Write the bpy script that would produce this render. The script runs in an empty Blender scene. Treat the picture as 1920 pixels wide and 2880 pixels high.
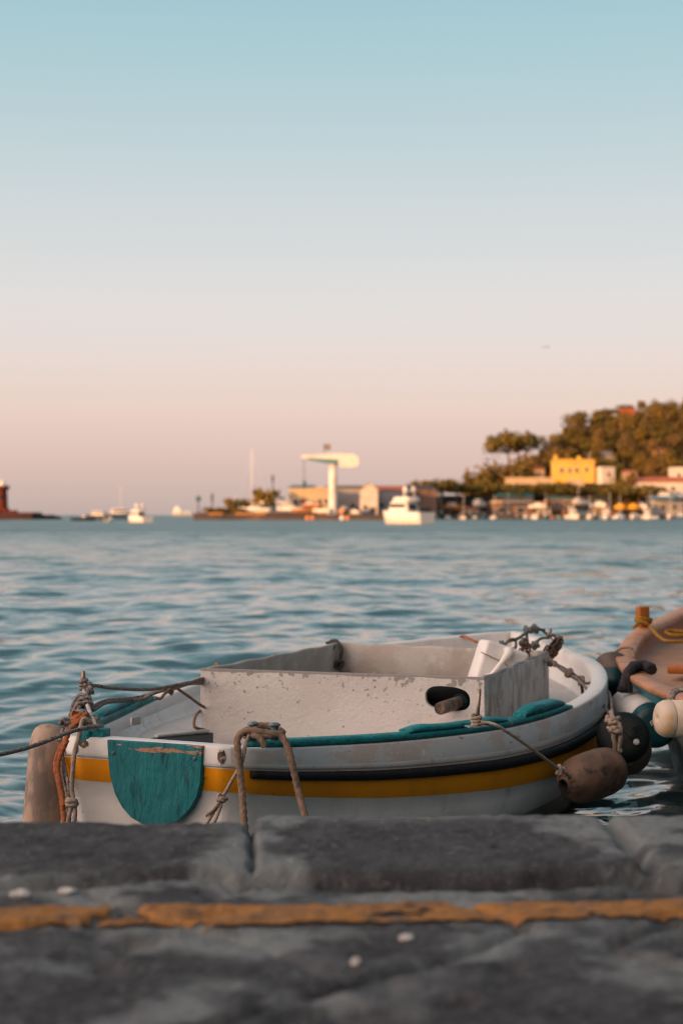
import bpy, bmesh, math, random
import numpy as np
from mathutils import Vector, Matrix
R = math.radians
random.seed(7); RNG = np.random.default_rng(7)
SC = bpy.context.scene; COL = SC.collection
# ------------------------------------------------------------------ camera
FPX, CAMZ, HZ = 4500.0, 1.15, 1449.0          # focal length in photo pixels, eye height above the water
cam = bpy.data.cameras.new("camera"); camo = bpy.data.objects.new("camera", cam); COL.objects.link(camo)
cam.sensor_fit = 'VERTICAL'; cam.sensor_height = 36; cam.sensor_width = 24
cam.lens = FPX / 2880 * 36
camo.location = (0, 0, CAMZ); camo.rotation_euler = (R(90.115), 0, 0)
cam.clip_start = .05; cam.clip_end = 60000
cam.dof.use_dof = True; cam.dof.focus_distance = 4.5; cam.dof.aperture_fstop = 3.9; cam.dof.aperture_blades = 0
SC.camera = camo
# ------------------------------------------------------------------ sky, sun, exposure
SUN_EL, SUN_AZ = 7.0, -138.0                   # degrees; azimuth from +Y towards +X : behind the camera, left
w = bpy.data.worlds.new("World"); SC.world = w; w.use_nodes = True
nt = w.node_tree; N = nt.nodes; L = nt.links
bg = N["Background"]; bg.inputs[1].default_value = 0.1
sky = N.new("ShaderNodeTexSky"); sky.sky_type = 'NISHITA'; sky.sun_disc = False
sky.sun_elevation = R(SUN_EL); sky.sun_rotation = R(SUN_AZ); sky.air_density = 1.0; sky.dust_density = 1.5; sky.ozone_density = 1.0
geo = N.new("ShaderNodeTexCoord"); sep = N.new("ShaderNodeSeparateXYZ"); L.new(geo.outputs['Generated'], sep.inputs[0])
def ramp_nodes(stops):
    r = N.new("ShaderNodeValToRGB"); e = r.color_ramp.elements
    while len(e) < len(stops): e.new(.5)
    for k, (p, c) in enumerate(stops): e[k].position = p; e[k].color = (*c, 1)
    return r
mr = N.new("ShaderNodeMapRange"); mr.inputs[1].default_value = 0; mr.inputs[2].default_value = .5
L.new(sep.outputs[2], mr.inputs[0])
# dusk colour of the air by height above the horizon (sine of elevation / 0.5)
grad = ramp_nodes([(0.0, (.49, .382, .355)), (.02, (.55, .418, .38)), (.066, (.655, .475, .435)), (.13, (.75, .57, .505)), (.20, (.735, .63, .595)),
                   (.265, (.69, .655, .645)), (.37, (.585, .622, .635)), (.495, (.44, .572, .61)), (.62, (.33, .525, .575)), (1, (.12, .24, .31))])
L.new(mr.outputs[0], grad.inputs[0])
# warm western glow on the sunset side
dotn = N.new("ShaderNodeVectorMath"); dotn.operation = 'DOT_PRODUCT'
dotn.inputs[1].default_value = (math.sin(R(-116)) * .93, math.cos(R(-116)) * .93, .37)
L.new(geo.outputs['Generated'], dotn.inputs[0])
gm = N.new("ShaderNodeMapRange"); gm.inputs[1].default_value = .3; gm.inputs[2].default_value = 1; gm.interpolation_type = 'SMOOTHSTEP'
L.new(dotn.outputs['Value'], gm.inputs[0])
glow = N.new("ShaderNodeMix"); glow.data_type = 'RGBA'; glow.blend_type = 'ADD'; glow.inputs[7].default_value = (3.0, 2.05, 1.6, 1)
L.new(gm.outputs[0], glow.inputs[0]); L.new(grad.outputs[0], glow.inputs[6])
sc_ = N.new("ShaderNodeMix"); sc_.data_type = 'RGBA'; sc_.blend_type = 'MULTIPLY'; sc_.inputs[0].default_value = 1
sc_.inputs[7].default_value = (9.5, 9.5, 9.5, 1); sc_.clamp_result = False
L.new(glow.outputs[2], sc_.inputs[6])
fin = N.new("ShaderNodeMix"); fin.data_type = 'RGBA'; fin.inputs[0].default_value = .90
L.new(sky.outputs[0], fin.inputs[6]); L.new(sc_.outputs[2], fin.inputs[7]); L.new(fin.outputs[2], bg.inputs[0])
sl = bpy.data.lights.new("sun", 'SUN'); so = bpy.data.objects.new("sun", sl); COL.objects.link(so)
sl.energy = 5.0; sl.angle = R(.5); sl.color = (1.0, .45, .13)
sd = Vector((math.sin(R(SUN_AZ)) * math.cos(R(SUN_EL)), math.cos(R(SUN_AZ)) * math.cos(R(SUN_EL)), math.sin(R(SUN_EL))))
so.rotation_euler = sd.to_track_quat('Z', 'Y').to_euler(); so.location = sd * 50
SC.view_settings.view_transform = 'Standard'; SC.view_settings.look = 'None'; SC.view_settings.exposure = .3; SC.view_settings.gamma = 1
try:
    SC.cycles.use_denoising = True; SC.cycles.filter_width = 1.15; SC.cycles.max_bounces = 6; SC.cycles.sample_clamp_indirect = 6
except Exception: pass
# ------------------------------------------------------------------ helpers
def P(px, py, d):
    "point seen at photo pixel (px, py) at depth d"
    return Vector(((px - 960) / FPX * d, d, CAMZ - (py - HZ) / FPX * d))
def tag(o, label=None, cat=None, group=None, kind=None):
    if label: o['label'] = label
    if cat: o['category'] = cat
    if group: o['group'] = group
    if kind: o['kind'] = kind
    return o
def empty(name, loc, rz=0, label=None, cat=None, group=None):
    o = bpy.data.objects.new(name, None); COL.objects.link(o); o.location = loc; o.rotation_euler = (0, 0, rz)
    o.empty_display_size = .1
    return tag(o, label, cat, group)
def copy_tree(o, loc=None, rz=None, label=None, group=None, scale=None, parent=None):
    c = o.copy(); COL.objects.link(c)
    if parent is not None: c.parent = parent
    if loc is not None: c.location = loc
    if rz is not None: c.rotation_euler = (0, 0, rz)
    if scale is not None: c.scale = scale
    if label: c['label'] = label
    if group: c['group'] = group
    for ch in list(o.children): copy_tree(ch, parent=c)
    return c
class MB:
    "collects shapes into one mesh"
    def __init__(s): s.v = []; s.f = []; s.m = []; s.sm = []
    def add(s, vs, fs, mi=0, smooth=True):
        b = len(s.v); s.v.extend([tuple(v) for v in vs])
        for f in fs: s.f.append(tuple(b + i for i in f)); s.m.append(mi); s.sm.append(smooth)
    def bm(s, bm, mi=0, smooth=False, M=None):
        if M is not None: bm.transform(M)
        bm.verts.index_update()
        s.add([v.co[:] for v in bm.verts], [[v.index for v in f.verts] for f in bm.faces], mi, smooth); bm.free()
    def box(s, c, size, mi=0, rot=(0, 0, 0), bev=0, seg=2, smooth=False, taper=None):
        b = bmesh.new(); bmesh.ops.create_cube(b, size=1)
        for v in b.verts:
            if taper and v.co.z > 0: v.co.x *= taper[0]; v.co.y *= taper[1]
            v.co.x *= size[0]; v.co.y *= size[1]; v.co.z *= size[2]
        if bev: bmesh.ops.bevel(b, geom=b.edges[:], offset=bev, segments=seg, profile=.5, affect='EDGES')
        from mathutils import Euler
        s.bm(b, mi, smooth or bool(bev), Matrix.Translation(c) @ Euler(rot).to_matrix().to_4x4())
    def loft(s, loops, mi=0, closed=True, cap0=False, cap1=False, smooth=True, mis=None):
        n = len(loops[0]); vs = [p for l in loops for p in l]; b = len(s.v); s.v.extend([tuple(p) for p in vs])
        for i in range(len(loops) - 1):
            for j in range(n if closed else n - 1):
                k = (j + 1) % n
                s.f.append((b + i * n + j, b + i * n + k, b + (i + 1) * n + k, b + (i + 1) * n + j)); s.m.append(mis[i] if mis else mi); s.sm.append(smooth)
        if cap0: s.f.append(tuple(b + j for j in reversed(range(n)))); s.m.append(mis[0] if mis else mi); s.sm.append(False)
        if cap1: s.f.append(tuple(b + (len(loops) - 1) * n + j for j in range(n))); s.m.append(mis[-1] if mis else mi); s.sm.append(False)
    def tube(s, pts, r, mi=0, n=8, twist=0, amp=0, caps=True, smooth=True):
        pts = [Vector(p) for p in pts]; m = len(pts)
        rs = r if isinstance(r, (list, tuple)) else [r] * m
        T = [(pts[min(i + 1, m - 1)] - pts[max(i - 1, 0)]).normalized() for i in range(m)]
        up = Vector((0, 0, 1)) if abs(T[0].z) < .9 else Vector((1, 0, 0))
        u = T[0].cross(up).normalized(); loops = []; acc = 0
        for i in range(m):
            u = (u - T[i] * u.dot(T[i]))
            u = u.normalized() if u.length > 1e-6 else T[i].orthogonal().normalized()
            v = T[i].cross(u)
            if i: acc += (pts[i] - pts[i - 1]).length
            lp = []
            for j in range(n):
                a = 2 * math.pi * j / n
                rr = rs[i] * (1 + amp * (abs(math.cos(1.5 * (a - twist * acc))) - .5) * 2) if amp else rs[i]
                lp.append(pts[i] + u * (math.cos(a) * rr) + v * (math.sin(a) * rr))
            loops.append(lp)
        s.loft(loops, mi, True, caps, caps, smooth)
    def lathe(s, prof, M=Matrix.Identity(4), n=24, mi=0, mis=None, smooth=True):
        "prof: list of (radius, height) along local z"
        loops = [[M @ Vector((math.cos(2 * math.pi * j / n) * max(r, 1e-4), math.sin(2 * math.pi * j / n) * max(r, 1e-4), h)) for j in range(n)] for r, h in prof]
        s.loft(loops, mi, True, True, True, smooth, mis)
    def build(s, name, mats, parent=None, fix=True):
        me = bpy.data.meshes.new(name); me.from_pydata(s.v, [], s.f)
        if not isinstance(mats, (list, tuple)): mats = [mats]
        for m in mats: me.materials.append(m)
        me.polygons.foreach_set('material_index', s.m); me.polygons.foreach_set('use_smooth', s.sm)
        if fix:
            b = bmesh.new(); b.from_mesh(me); bmesh.ops.recalc_face_normals(b, faces=b.faces[:]); b.to_mesh(me); b.free()
        me.update(); o = bpy.data.objects.new(name, me); COL.objects.link(o)
        if parent is not None: o.parent = parent
        return o
    def place(s, name, mats, loc, label=None, cat=None, group=None, parent=None):
        "build with the origin at world point loc"
        l = Vector(loc); s.v = [(v[0] - l.x, v[1] - l.y, v[2] - l.z) for v in s.v]
        o = s.build(name, mats, parent); o.location = l
        return tag(o, label, cat, group)
def spline(pts, step=.02, closed=False):
    "Catmull-Rom through 3D (or 2D) points, evenly stepped"
    P_ = [np.array(p, float) for p in pts]; n = len(P_); out = []
    for i in range(n if closed else n - 1):
        p1, p2 = P_[i], P_[(i + 1) % n]
        p0 = P_[i - 1] if (i > 0 or closed) else p1 * 2 - p2
        p3 = P_[(i + 2) % n] if (i + 2 < n or closed) else p2 * 2 - p1
        k = max(2, int(np.linalg.norm(p2 - p1) / step))
        for j in range(k):
            t = j / k
            out.append(.5 * ((2 * p1) + (-p0 + p2) * t + (2 * p0 - 5 * p1 + 4 * p2 - p3) * t * t + (-p0 + 3 * p1 - 3 * p2 + p3) * t ** 3))
    if not closed: out.append(P_[-1])
    return out
def align(axis, loc=(0, 0, 0)):
    return Matrix.Translation(loc) @ Vector(axis).normalized().to_track_quat('Z', 'Y').to_matrix().to_4x4()
# value noise for geometry
_tab = RNG.random((256, 256))
def vnoise(x, y):
    xi = np.floor(x).astype(int); yi = np.floor(y).astype(int); fx = x - xi; fy = y - yi
    fx = fx * fx * (3 - 2 * fx); fy = fy * fy * (3 - 2 * fy)
    a = _tab[xi % 256, yi % 256]; b = _tab[(xi + 1) % 256, yi % 256]; c = _tab[xi % 256, (yi + 1) % 256]; d = _tab[(xi + 1) % 256, (yi + 1) % 256]
    return (a * (1 - fx) + b * fx) * (1 - fy) + (c * (1 - fx) + d * fx) * fy - .5
def fbm(x, y, o=4):
    t = 0; a = 1; 
    for k in range(o): t = t + a * vnoise(x * 2 ** k + 17.3 * k, y * 2 ** k + 9.1 * k); a *= .5
    return t
# ------------------------------------------------------------------ materials
MATS = {}
def M(name, col, rough=.6, layers=(), bump=None, metal=0, spec=.28, coat=0, trans=0, bump2=None):
    """layers: (colour, scale, lo, hi[, stretch, zrange]) -- noise masks lo..hi blend towards colour; bump: (strength, scale[, stretch])"""
    if name in MATS: return MATS[name]
    m = bpy.data.materials.new(name); m.use_nodes = True; t = m.node_tree; b = t.nodes["Principled BSDF"]
    MATS[name] = m
    b.inputs['Roughness'].default_value = rough; b.inputs['Metallic'].default_value = metal
    b.inputs['Specular IOR Level'].default_value = spec
    if coat: b.inputs['Coat Weight'].default_value = coat
    tc = t.nodes.new("ShaderNodeTexCoord")
    def noise(scale, stretch=(1, 1, 1), detail=5, off=0):
        mp = t.nodes.new("ShaderNodeMapping"); mp.inputs['Scale'].default_value = stretch; mp.inputs['Location'].default_value = (off, off * 1.7, off * .6)
        t.links.new(tc.outputs['Object'], mp.inputs[0])
        nz = t.nodes.new("ShaderNodeTexNoise"); nz.inputs['Scale'].default_value = scale; nz.inputs['Detail'].default_value = detail; nz.inputs['Roughness'].default_value = .62
        t.links.new(mp.outputs[0], nz.inputs[0]); return nz.outputs['Fac']
    cur = None
    for i, ly in enumerate(layers):
        c, sc, lo, hi = ly[:4]; st = ly[4] if len(ly) > 4 and ly[4] else (1, 1, 1); zr = ly[5] if len(ly) > 5 else None
        f = noise(sc, st, off=i * 3.1 + len(name) * .37)
        if zr:
            sp = t.nodes.new("ShaderNodeSeparateXYZ"); t.links.new(tc.outputs['Object'], sp.inputs[0])
            q = t.nodes.new("ShaderNodeMapRange"); q.inputs[1].default_value = zr[0]; q.inputs[2].default_value = zr[1]; q.inputs[3].default_value = -zr[2] if len(zr) > 2 else -.25; q.inputs[4].default_value = zr[3] if len(zr) > 3 else .12
            t.links.new(sp.outputs[zr[4] if len(zr) > 4 else 2], q.inputs[0])
            ad = t.nodes.new("ShaderNodeMath"); ad.operation = 'ADD'; t.links.new(f, ad.inputs[0]); t.links.new(q.outputs[0], ad.inputs[1]); f = ad.outputs[0]
        r = t.nodes.new("ShaderNodeMapRange"); r.inputs[1].default_value = lo; r.inputs[2].default_value = hi; t.links.new(f, r.inputs[0])
        mx = t.nodes.new("ShaderNodeMix"); mx.data_type = 'RGBA'; t.links.new(r.outputs[0], mx.inputs[0])
        if cur is None: mx.inputs[6].default_value = (*col, 1)
        else: t.links.new(cur, mx.inputs[6])
        mx.inputs[7].default_value = (*c, 1); cur = mx.outputs[2]
    if cur is None: b.inputs['Base Color'].default_value = (*col, 1)
    else: t.links.new(cur, b.inputs['Base Color'])
    prev = None
    for bp in (bump, bump2):
        if not bp: continue
        f = noise(bp[1], bp[2] if len(bp) > 2 else (1, 1, 1), 4, 1.3)
        bn = t.nodes.new("ShaderNodeBump"); bn.inputs['Strength'].default_value = bp[0]; bn.inputs['Distance'].default_value = .01
        t.links.new(f, bn.inputs['Height'])
        if prev: t.links.new(prev, bn.inputs['Normal'])
        prev = bn.outputs[0]
    if prev: t.links.new(prev, b.inputs['Normal'])
    return m
# ------------------------------------------------------------------ water
def build_water():
    rows = [.5]
    while rows[-1] < 14000: rows.append(rows[-1] + max(.017, rows[-1] * (.0052 if rows[-1] < 140 else .022)))
    rows = np.array(rows); u = np.linspace(-1, 1, 381); u = np.sign(u) * np.abs(u) ** 1.25
    Y = np.repeat(rows[:, None], len(u), 1); X = u[None, :] * (Y * .62 + 3.2)
    dy = np.gradient(rows)[:, None]
    Z = np.zeros_like(X)
    rr = np.random.default_rng(3)
    for k in range(84):
        lam = .12 * 9 ** rr.random() if k % 10 < 6 else 1.1 * 9 ** rr.random(); th = R(80) + rr.normal() * .62
        if k % 3 == 0: th = rr.random() * 6.28
        kx, ky = math.cos(th) * 2 * math.pi / lam, math.sin(th) * 2 * math.pi / lam
        a = .0036 * lam ** .78 if lam < 1.1 else .0028 * lam ** .92 / (1 if k % 3 else 1.8)
        att = np.clip(1.6 - 4.2 * dy / lam, 0, 1)
        mod = .55 + 1.1 * (vnoise(X / (lam * 5) + k * 3.7, Y / (lam * 5) + k) + .5)
        ph = kx * X + ky * Y + rr.random() * 6.28 + 1.6 * vnoise(X / (lam * 3) + k, Y / (lam * 3))
        Z += a * att * mod * (np.sin(ph) + .25 * np.sin(2 * ph + .6))
    n, mcols = X.shape
    v = np.stack([X, Y, Z], -1).reshape(-1, 3)
    i = np.arange(n - 1)[:, None] * mcols + np.arange(mcols - 1)[None, :]
    f = np.stack([i, i + 1, i + 1 + mcols, i + mcols], -1).reshape(-1, 4)
    me = bpy.data.meshes.new("water"); me.from_pydata(v.tolist(), [], f.tolist()); me.polygons.foreach_set('use_smooth', [True] * len(f))
    m = bpy.data.materials.new("sea_water"); m.use_nodes = True; t = m.node_tree; b = t.nodes["Principled BSDF"]
    b.inputs['Base Color'].default_value = (.045, .098, .110, 1); b.inputs['Roughness'].default_value = .07; b.inputs['IOR'].default_value = 1.42
    tc = t.nodes.new("ShaderNodeTexCoord")
    def wn(scale, st, det):
        mp = t.nodes.new("ShaderNodeMapping"); mp.inputs['Scale'].default_value = st; t.links.new(tc.outputs['Object'], mp.inputs[0])
        nz = t.nodes.new("ShaderNodeTexNoise"); nz.inputs['Scale'].default_value = scale; nz.inputs['Detail'].default_value = det; nz.inputs['Distortion'].default_value = .4
        t.links.new(mp.outputs[0], nz.inputs[0]); return nz.outputs['Fac']
    sy = t.nodes.new("ShaderNodeSeparateXYZ"); t.links.new(tc.outputs['Object'], sy.inputs[0])
    gust = wn(.035, (.35, 1, 1), 2)
    def wind(dist):      # the open harbour is more ruffled than the lee of the quay, in gusty bands
        a = t.nodes.new("ShaderNodeMapRange"); a.inputs[1].default_value = 15; a.inputs[2].default_value = 110; a.inputs[3].default_value = .55; a.inputs[4].default_value = 2.4; t.links.new(sy.outputs[1], a.inputs[0])
        g = t.nodes.new("ShaderNodeMapRange"); g.inputs[1].default_value = .35; g.inputs[2].default_value = .65; g.inputs[3].default_value = .55 * dist; g.inputs[4].default_value = 1.25 * dist; t.links.new(gust, g.inputs[0])
        p = t.nodes.new("ShaderNodeMath"); p.operation = 'MULTIPLY'; t.links.new(a.outputs[0], p.inputs[0]); t.links.new(g.outputs[0], p.inputs[1]); return p.outputs[0]
    rg = t.nodes.new("ShaderNodeMapRange"); rg.inputs[1].default_value = 12; rg.inputs[2].default_value = 130; rg.inputs[3].default_value = .03; rg.inputs[4].default_value = .34; t.links.new(sy.outputs[1], rg.inputs[0]); t.links.new(rg.outputs[0], b.inputs['Roughness'])
    prev = None
    for sc, st, det, stren, dist in ((2.2, (.55, 1, 1), 3, 1.0, .08), (9, (.7, 1, 1), 2, .35, .010)):
        bn = t.nodes.new("ShaderNodeBump"); bn.inputs['Strength'].default_value = stren; t.links.new(wind(dist), bn.inputs['Distance'])
        t.links.new(wn(sc, st, det), bn.inputs['Height'])
        if prev: t.links.new(prev, bn.inputs['Normal'])
        prev = bn.outputs[0]
    # fine chop too small for the mesh: tilts the facets directly
    def chop(prev, sc, st, amt):
        mp = t.nodes.new("ShaderNodeMapping"); mp.inputs['Scale'].default_value = st; t.links.new(tc.outputs['Object'], mp.inputs[0])
        nz = t.nodes.new("ShaderNodeTexNoise"); nz.inputs['Scale'].default_value = sc; nz.inputs['Detail'].default_value = 4; nz.inputs['Roughness'].default_value = .6; t.links.new(mp.outputs[0], nz.inputs[0])
        s1 = t.nodes.new("ShaderNodeVectorMath"); s1.operation = 'SUBTRACT'; s1.inputs[1].default_value = (.5, .5, .5); t.links.new(nz.outputs['Color'], s1.inputs[0])
        s2 = t.nodes.new("ShaderNodeVectorMath"); s2.operation = 'MULTIPLY'; s2.inputs[1].default_value = (.7, 1, 0); t.links.new(s1.outputs[0], s2.inputs[0])
        s3 = t.nodes.new("ShaderNodeVectorMath"); s3.operation = 'SCALE'; t.links.new(s2.outputs[0], s3.inputs[0]); t.links.new(wind(amt), s3.inputs['Scale'])
        s4 = t.nodes.new("ShaderNodeVectorMath"); s4.operation = 'ADD'; t.links.new(s3.outputs[0], s4.inputs[0]); t.links.new(prev, s4.inputs[1])
        s5 = t.nodes.new("ShaderNodeVectorMath"); s5.operation = 'NORMALIZE'; t.links.new(s4.outputs[0], s5.inputs[0]); return s5.outputs[0]
    prev = chop(prev, 12, (.6, 1, 1), .26); prev = chop(prev, 3.2, (.55, 1, 1), .5); prev = chop(prev, .8, (.5, 1, 1), .46)
    t.links.new(prev, b.inputs['Normal'])
    me.materials.append(m); o = bpy.data.objects.new("water", me); COL.objects.link(o); tag(o, kind='structure')
build_water()
# ------------------------------------------------------------------ quay: old basalt blocks
QZ = .65
def q(px, py): k = py - HZ; return ((px - 960) / k * (CAMZ - QZ), FPX * (CAMZ - QZ) / k)
JOINTS = [  # (polyline in photo pixels projected on the quay, depth, width)
    ([(703, 2270), (707, 2360), (711, 2420), (713, 2475)], .045, .0055),
    ([(-900, 2505), (0, 2494), (160, 2480), (420, 2462), (620, 2452), (712, 2466)], .022, .013),
    ([(712, 2466), (900, 2468), (1150, 2472), (1500, 2466), (1800, 2455), (1880, 2484), (2300, 2470), (3200, 2480)], .11, .023),
    ([(1672, 2262), (1700, 2310), (1760, 2370), (1810, 2425), (1880, 2484)], .024, .012),
    ([(240, 2490), (330, 2530), (372, 2552), (420, 2575), (500, 2592), (590, 2612)], .018, .009),
    ([(-500, 2640), (60, 2605), (180, 2590), (230, 2600), (370, 2552)], .016, .009),
    ([(1250, 2530), (1340, 2552), (1400, 2578), (1480, 2606)], .015, .010),
    ([(2400, 2540), (1920, 2578), (1840, 2603), (1690, 2652), (1920, 2712), (2500, 2790)], .018, .010),
    ([(1480, 2606), (1240, 2690), (1000, 2756), (830, 2795), (600, 2868), (300, 2990)], .020, .011),
    ([(590, 2612), (760, 2665), (900, 2730), (1000, 2756)], .008, .012),
]
JW = [([q(*p) for p in pl], d, wd) for pl, d, wd in JOINTS]
JB = sorted([q(*p) for p in JOINTS[1][0] + JOINTS[2][0][1:]])
def seg_dist(X, Y, pl):
    D = np.full(X.shape, 9.)
    for (x0, y0), (x1, y1) in zip(pl[:-1], pl[1:]):
        dx, dy = x1 - x0, y1 - y0; t = np.clip(((X - x0) * dx + (Y - y0) * dy) / (dx * dx + dy * dy + 1e-12), 0, 1)
        D = np.minimum(D, np.hypot(X - x0 - t * dx, Y - y0 - t * dy))
    return D
def quay_h(X, Y):
    wob = .010 * fbm(X * 16, Y * 16, 3)
    Z = .005 * fbm(X * 2.1 + 3, Y * 2.6, 2) + .004 * fbm(X * 9, Y * 11, 4) + .0042 * fbm(X * 60, Y * 60, 3)
    groove = np.zeros_like(X); near = np.full(X.shape, 9.)
    for jn, (pl, d, wd) in enumerate(JW):
        D = np.abs(seg_dist(X, Y, pl) + wob)
        groove = np.maximum(groove, d * np.exp(-(D / wd) ** 2) + .05 * d * np.exp(-(D / (wd * 3)) ** 2)); near = np.minimum(near, D + (.3 if jn == 2 else 0))
    pits = np.clip(fbm(X * 7 + 40, Y * 9 + 12, 3) - .38, 0, 1) * .06
    yj = np.interp(X + .02 * fbm(X * 7, X * 0 + 2.2, 2), [p[0] for p in JB], [p[1] for p in JB]) + .006 * fbm(X * 25, X * 0 + 5.1, 3); back = 1 / (1 + np.exp(np.clip((Y - yj) / .0035, -60, 60)))
    Z = Z - groove - pits * back - (.003 + .004 * fbm(X * 2.3, X * 0 + 9, 2)) * back + .009 * (1 - back)
    return Z, near
def edge_y(x): return 2.585 + .055 / (1 + np.exp(-(x + .14) / .004)) + .02 * vnoise(x * 3.1, x * 0 + .3) + .008 * vnoise(x * 17, x * 0 + 4.2)
def build_quay():
    def axis(a, b, c, d, fine, coarse): 
        return np.unique(np.concatenate([-np.geomspace(-a, -b, coarse) if a < 0 else np.linspace(a, b, coarse), np.linspace(b, c, fine), np.geomspace(c, d, coarse)]))
    xs = axis(-40, -.95, .95, 40, 340, 40)
    ys = np.concatenate([np.linspace(-9, 1.15, 24)[:-1], np.linspace(1.15, 2.05, 150)[:-1], np.linspace(2.05, 2.3, 110)[:-1], np.linspace(2.3, 2.6, 90)])
    X, T = np.meshgrid(xs, ys); sc = edge_y(X) / 2.6; bl = np.clip((T - 1.9) / .7, 0, 1); Y = T * (1 + (sc - 1) * bl)
    Z, near = quay_h(X, Y)
    rim = np.clip((T - 2.545) / .055, 0, 1); Z = Z - .008 * rim ** 3
    mort = np.clip(1.15 - near / .075 + 2.2 * fbm(X * 12, Y * 14, 4), 0, 1) * (.35 + .65 * (fbm(X * 3 + 8, Y * 3, 3) > -.1))
    for bx, by, rx, ry in ((1130, 2516, 190, 24), (1340, 2502, 200, 16), (230, 2490, 220, 15), (600, 2472, 120, 17), (690, 2400, 60, 45), (1700, 2330, 140, 35), (1860, 2345, 120, 32), (1360, 2302, 260, 12), (800, 2306, 90, 12), (1090, 2770, 70, 16), (880, 2800, 140, 18), (1480, 2622, 100, 14), (1660, 2642, 110, 12), (150, 2700, 160, 30)):
        cx, cy = q(bx, by); dx = abs(q(bx + rx, by)[0] - cx); dyy = abs(q(bx, by - ry)[1] - cy)
        mort = np.clip(mort + np.clip(1.3 - np.hypot((X - cx) / dx, (Y - cy) / dyy) + 1.3 * fbm(X * 19 + bx, Y * 19, 4), 0, 1) * .9, 0, 1)
    pale_edge = np.clip((T - 2.50) / .09, 0, 1) * np.clip(.35 + 1.3 * fbm(X * 5 + 2, Y * 9 + 5, 3), 0, 1) * (X > -.13)  # mixes the pale mortar tone in along the outer edge
    mort = np.clip(mort + .8 * pale_edge, 0, 1)
    Zw = QZ + Z; n, mc = X.shape
    Vv = [np.stack([X, Y, Zw], -1)]
    cols = [mort]
    for dz, dy in ((.012, .006), (.05, .012), (.2, .01), (.6, .0), (1.5, .0)):      # the quay's seaward face
        e = np.stack([X[-1], Y[-1] + dy + .01 * fbm(X[-1] * 9, X[-1] * 0 + dz * 8, 3), Zw[-1] - dz], -1)[None]; Vv.append(e); cols.append(mort[-1:] * .4)
    V_ = np.concatenate(Vv, 0); Cc = np.concatenate(cols, 0); n = V_.shape[0]
    i = np.arange(n - 1)[:, None] * mc + np.arange(mc - 1)[None, :]
    f = np.stack([i, i + 1, i + 1 + mc, i + mc], -1).reshape(-1, 4)
    me = bpy.data.meshes.new("quay"); me.from_pydata(V_.reshape(-1, 3).tolist(), [], f.tolist()); me.polygons.foreach_set('use_smooth', [True] * len(f))
    at = me.attributes.new("mortar", 'FLOAT', 'POINT'); at.data.foreach_set('value', Cc.reshape(-1).astype(np.float32))
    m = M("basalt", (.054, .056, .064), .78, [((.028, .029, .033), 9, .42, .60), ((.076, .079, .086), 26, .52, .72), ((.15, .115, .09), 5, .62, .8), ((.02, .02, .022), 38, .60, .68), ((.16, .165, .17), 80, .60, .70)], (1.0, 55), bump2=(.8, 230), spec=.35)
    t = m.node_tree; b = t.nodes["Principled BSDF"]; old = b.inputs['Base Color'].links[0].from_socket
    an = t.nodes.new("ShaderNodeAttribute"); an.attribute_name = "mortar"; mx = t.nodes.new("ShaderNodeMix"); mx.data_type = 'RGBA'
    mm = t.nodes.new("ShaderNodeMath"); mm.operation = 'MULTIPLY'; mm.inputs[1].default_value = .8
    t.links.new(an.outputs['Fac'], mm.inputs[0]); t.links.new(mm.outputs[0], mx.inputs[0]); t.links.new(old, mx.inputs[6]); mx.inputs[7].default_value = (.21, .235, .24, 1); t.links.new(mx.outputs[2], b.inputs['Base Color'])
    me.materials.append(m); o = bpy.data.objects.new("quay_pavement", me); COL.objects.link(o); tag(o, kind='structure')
    # the painted line
    xs = np.unique(np.concatenate([np.linspace(-6, -.9, 40), np.linspace(-.9, .9, 420), np.linspace(.9, 6, 40)])); vs = np.linspace(0, 1, 34)
    top = np.interp(xs, [-.5, -.18, .1, .4, 1], [2.040, 2.052, 2.056, 2.070, 2.085]) ; bot = np.interp(xs, [-.5, -.18, .1, .4, 1], [1.945, 1.955, 1.965, 1.985, 2.00])
    top = top + .003 * fbm(xs * 14, xs * 0 + 1, 3); bot = bot + .003 * fbm(xs * 14, xs * 0 + 7, 3)
    X = np.repeat(xs[None], len(vs), 0); Y = bot[None] + (top - bot)[None] * vs[:, None]
    bl = np.clip((Y - 1.9) / .7, 0, 1); Z, near = quay_h(X, Y); Z = Z + QZ + .004
    wear = fbm(X * 22, Y * 30, 4); keep = (near > .005) & (wear < .40)
    mc = len(xs); i = np.arange(len(vs) - 1)[:, None] * mc + np.arange(mc - 1)[None]; f = np.stack([i, i + 1, i + 1 + mc, i + mc], -1).reshape(-1, 4)
    kf = keep.reshape(-1)[f].all(1); f = f[kf]
    me = bpy.data.meshes.new("painted_line"); me.from_pydata(np.stack([X, Y, Z], -1).reshape(-1, 3).tolist(), [], f.tolist()); me.polygons.foreach_set('use_smooth', [True] * len(f))
    me.materials.append(M("line_paint", (.28, .125, .032), .8, [((.17, .085, .035), 14, .42, .66), ((.075, .06, .05), 34, .55, .68), ((.34, .17, .05), 60, .6, .75)], (.5, 90), spec=.25))
    o = bpy.data.objects.new("painted_line", me); COL.objects.link(o); tag(o, kind='structure')
build_quay()
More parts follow.
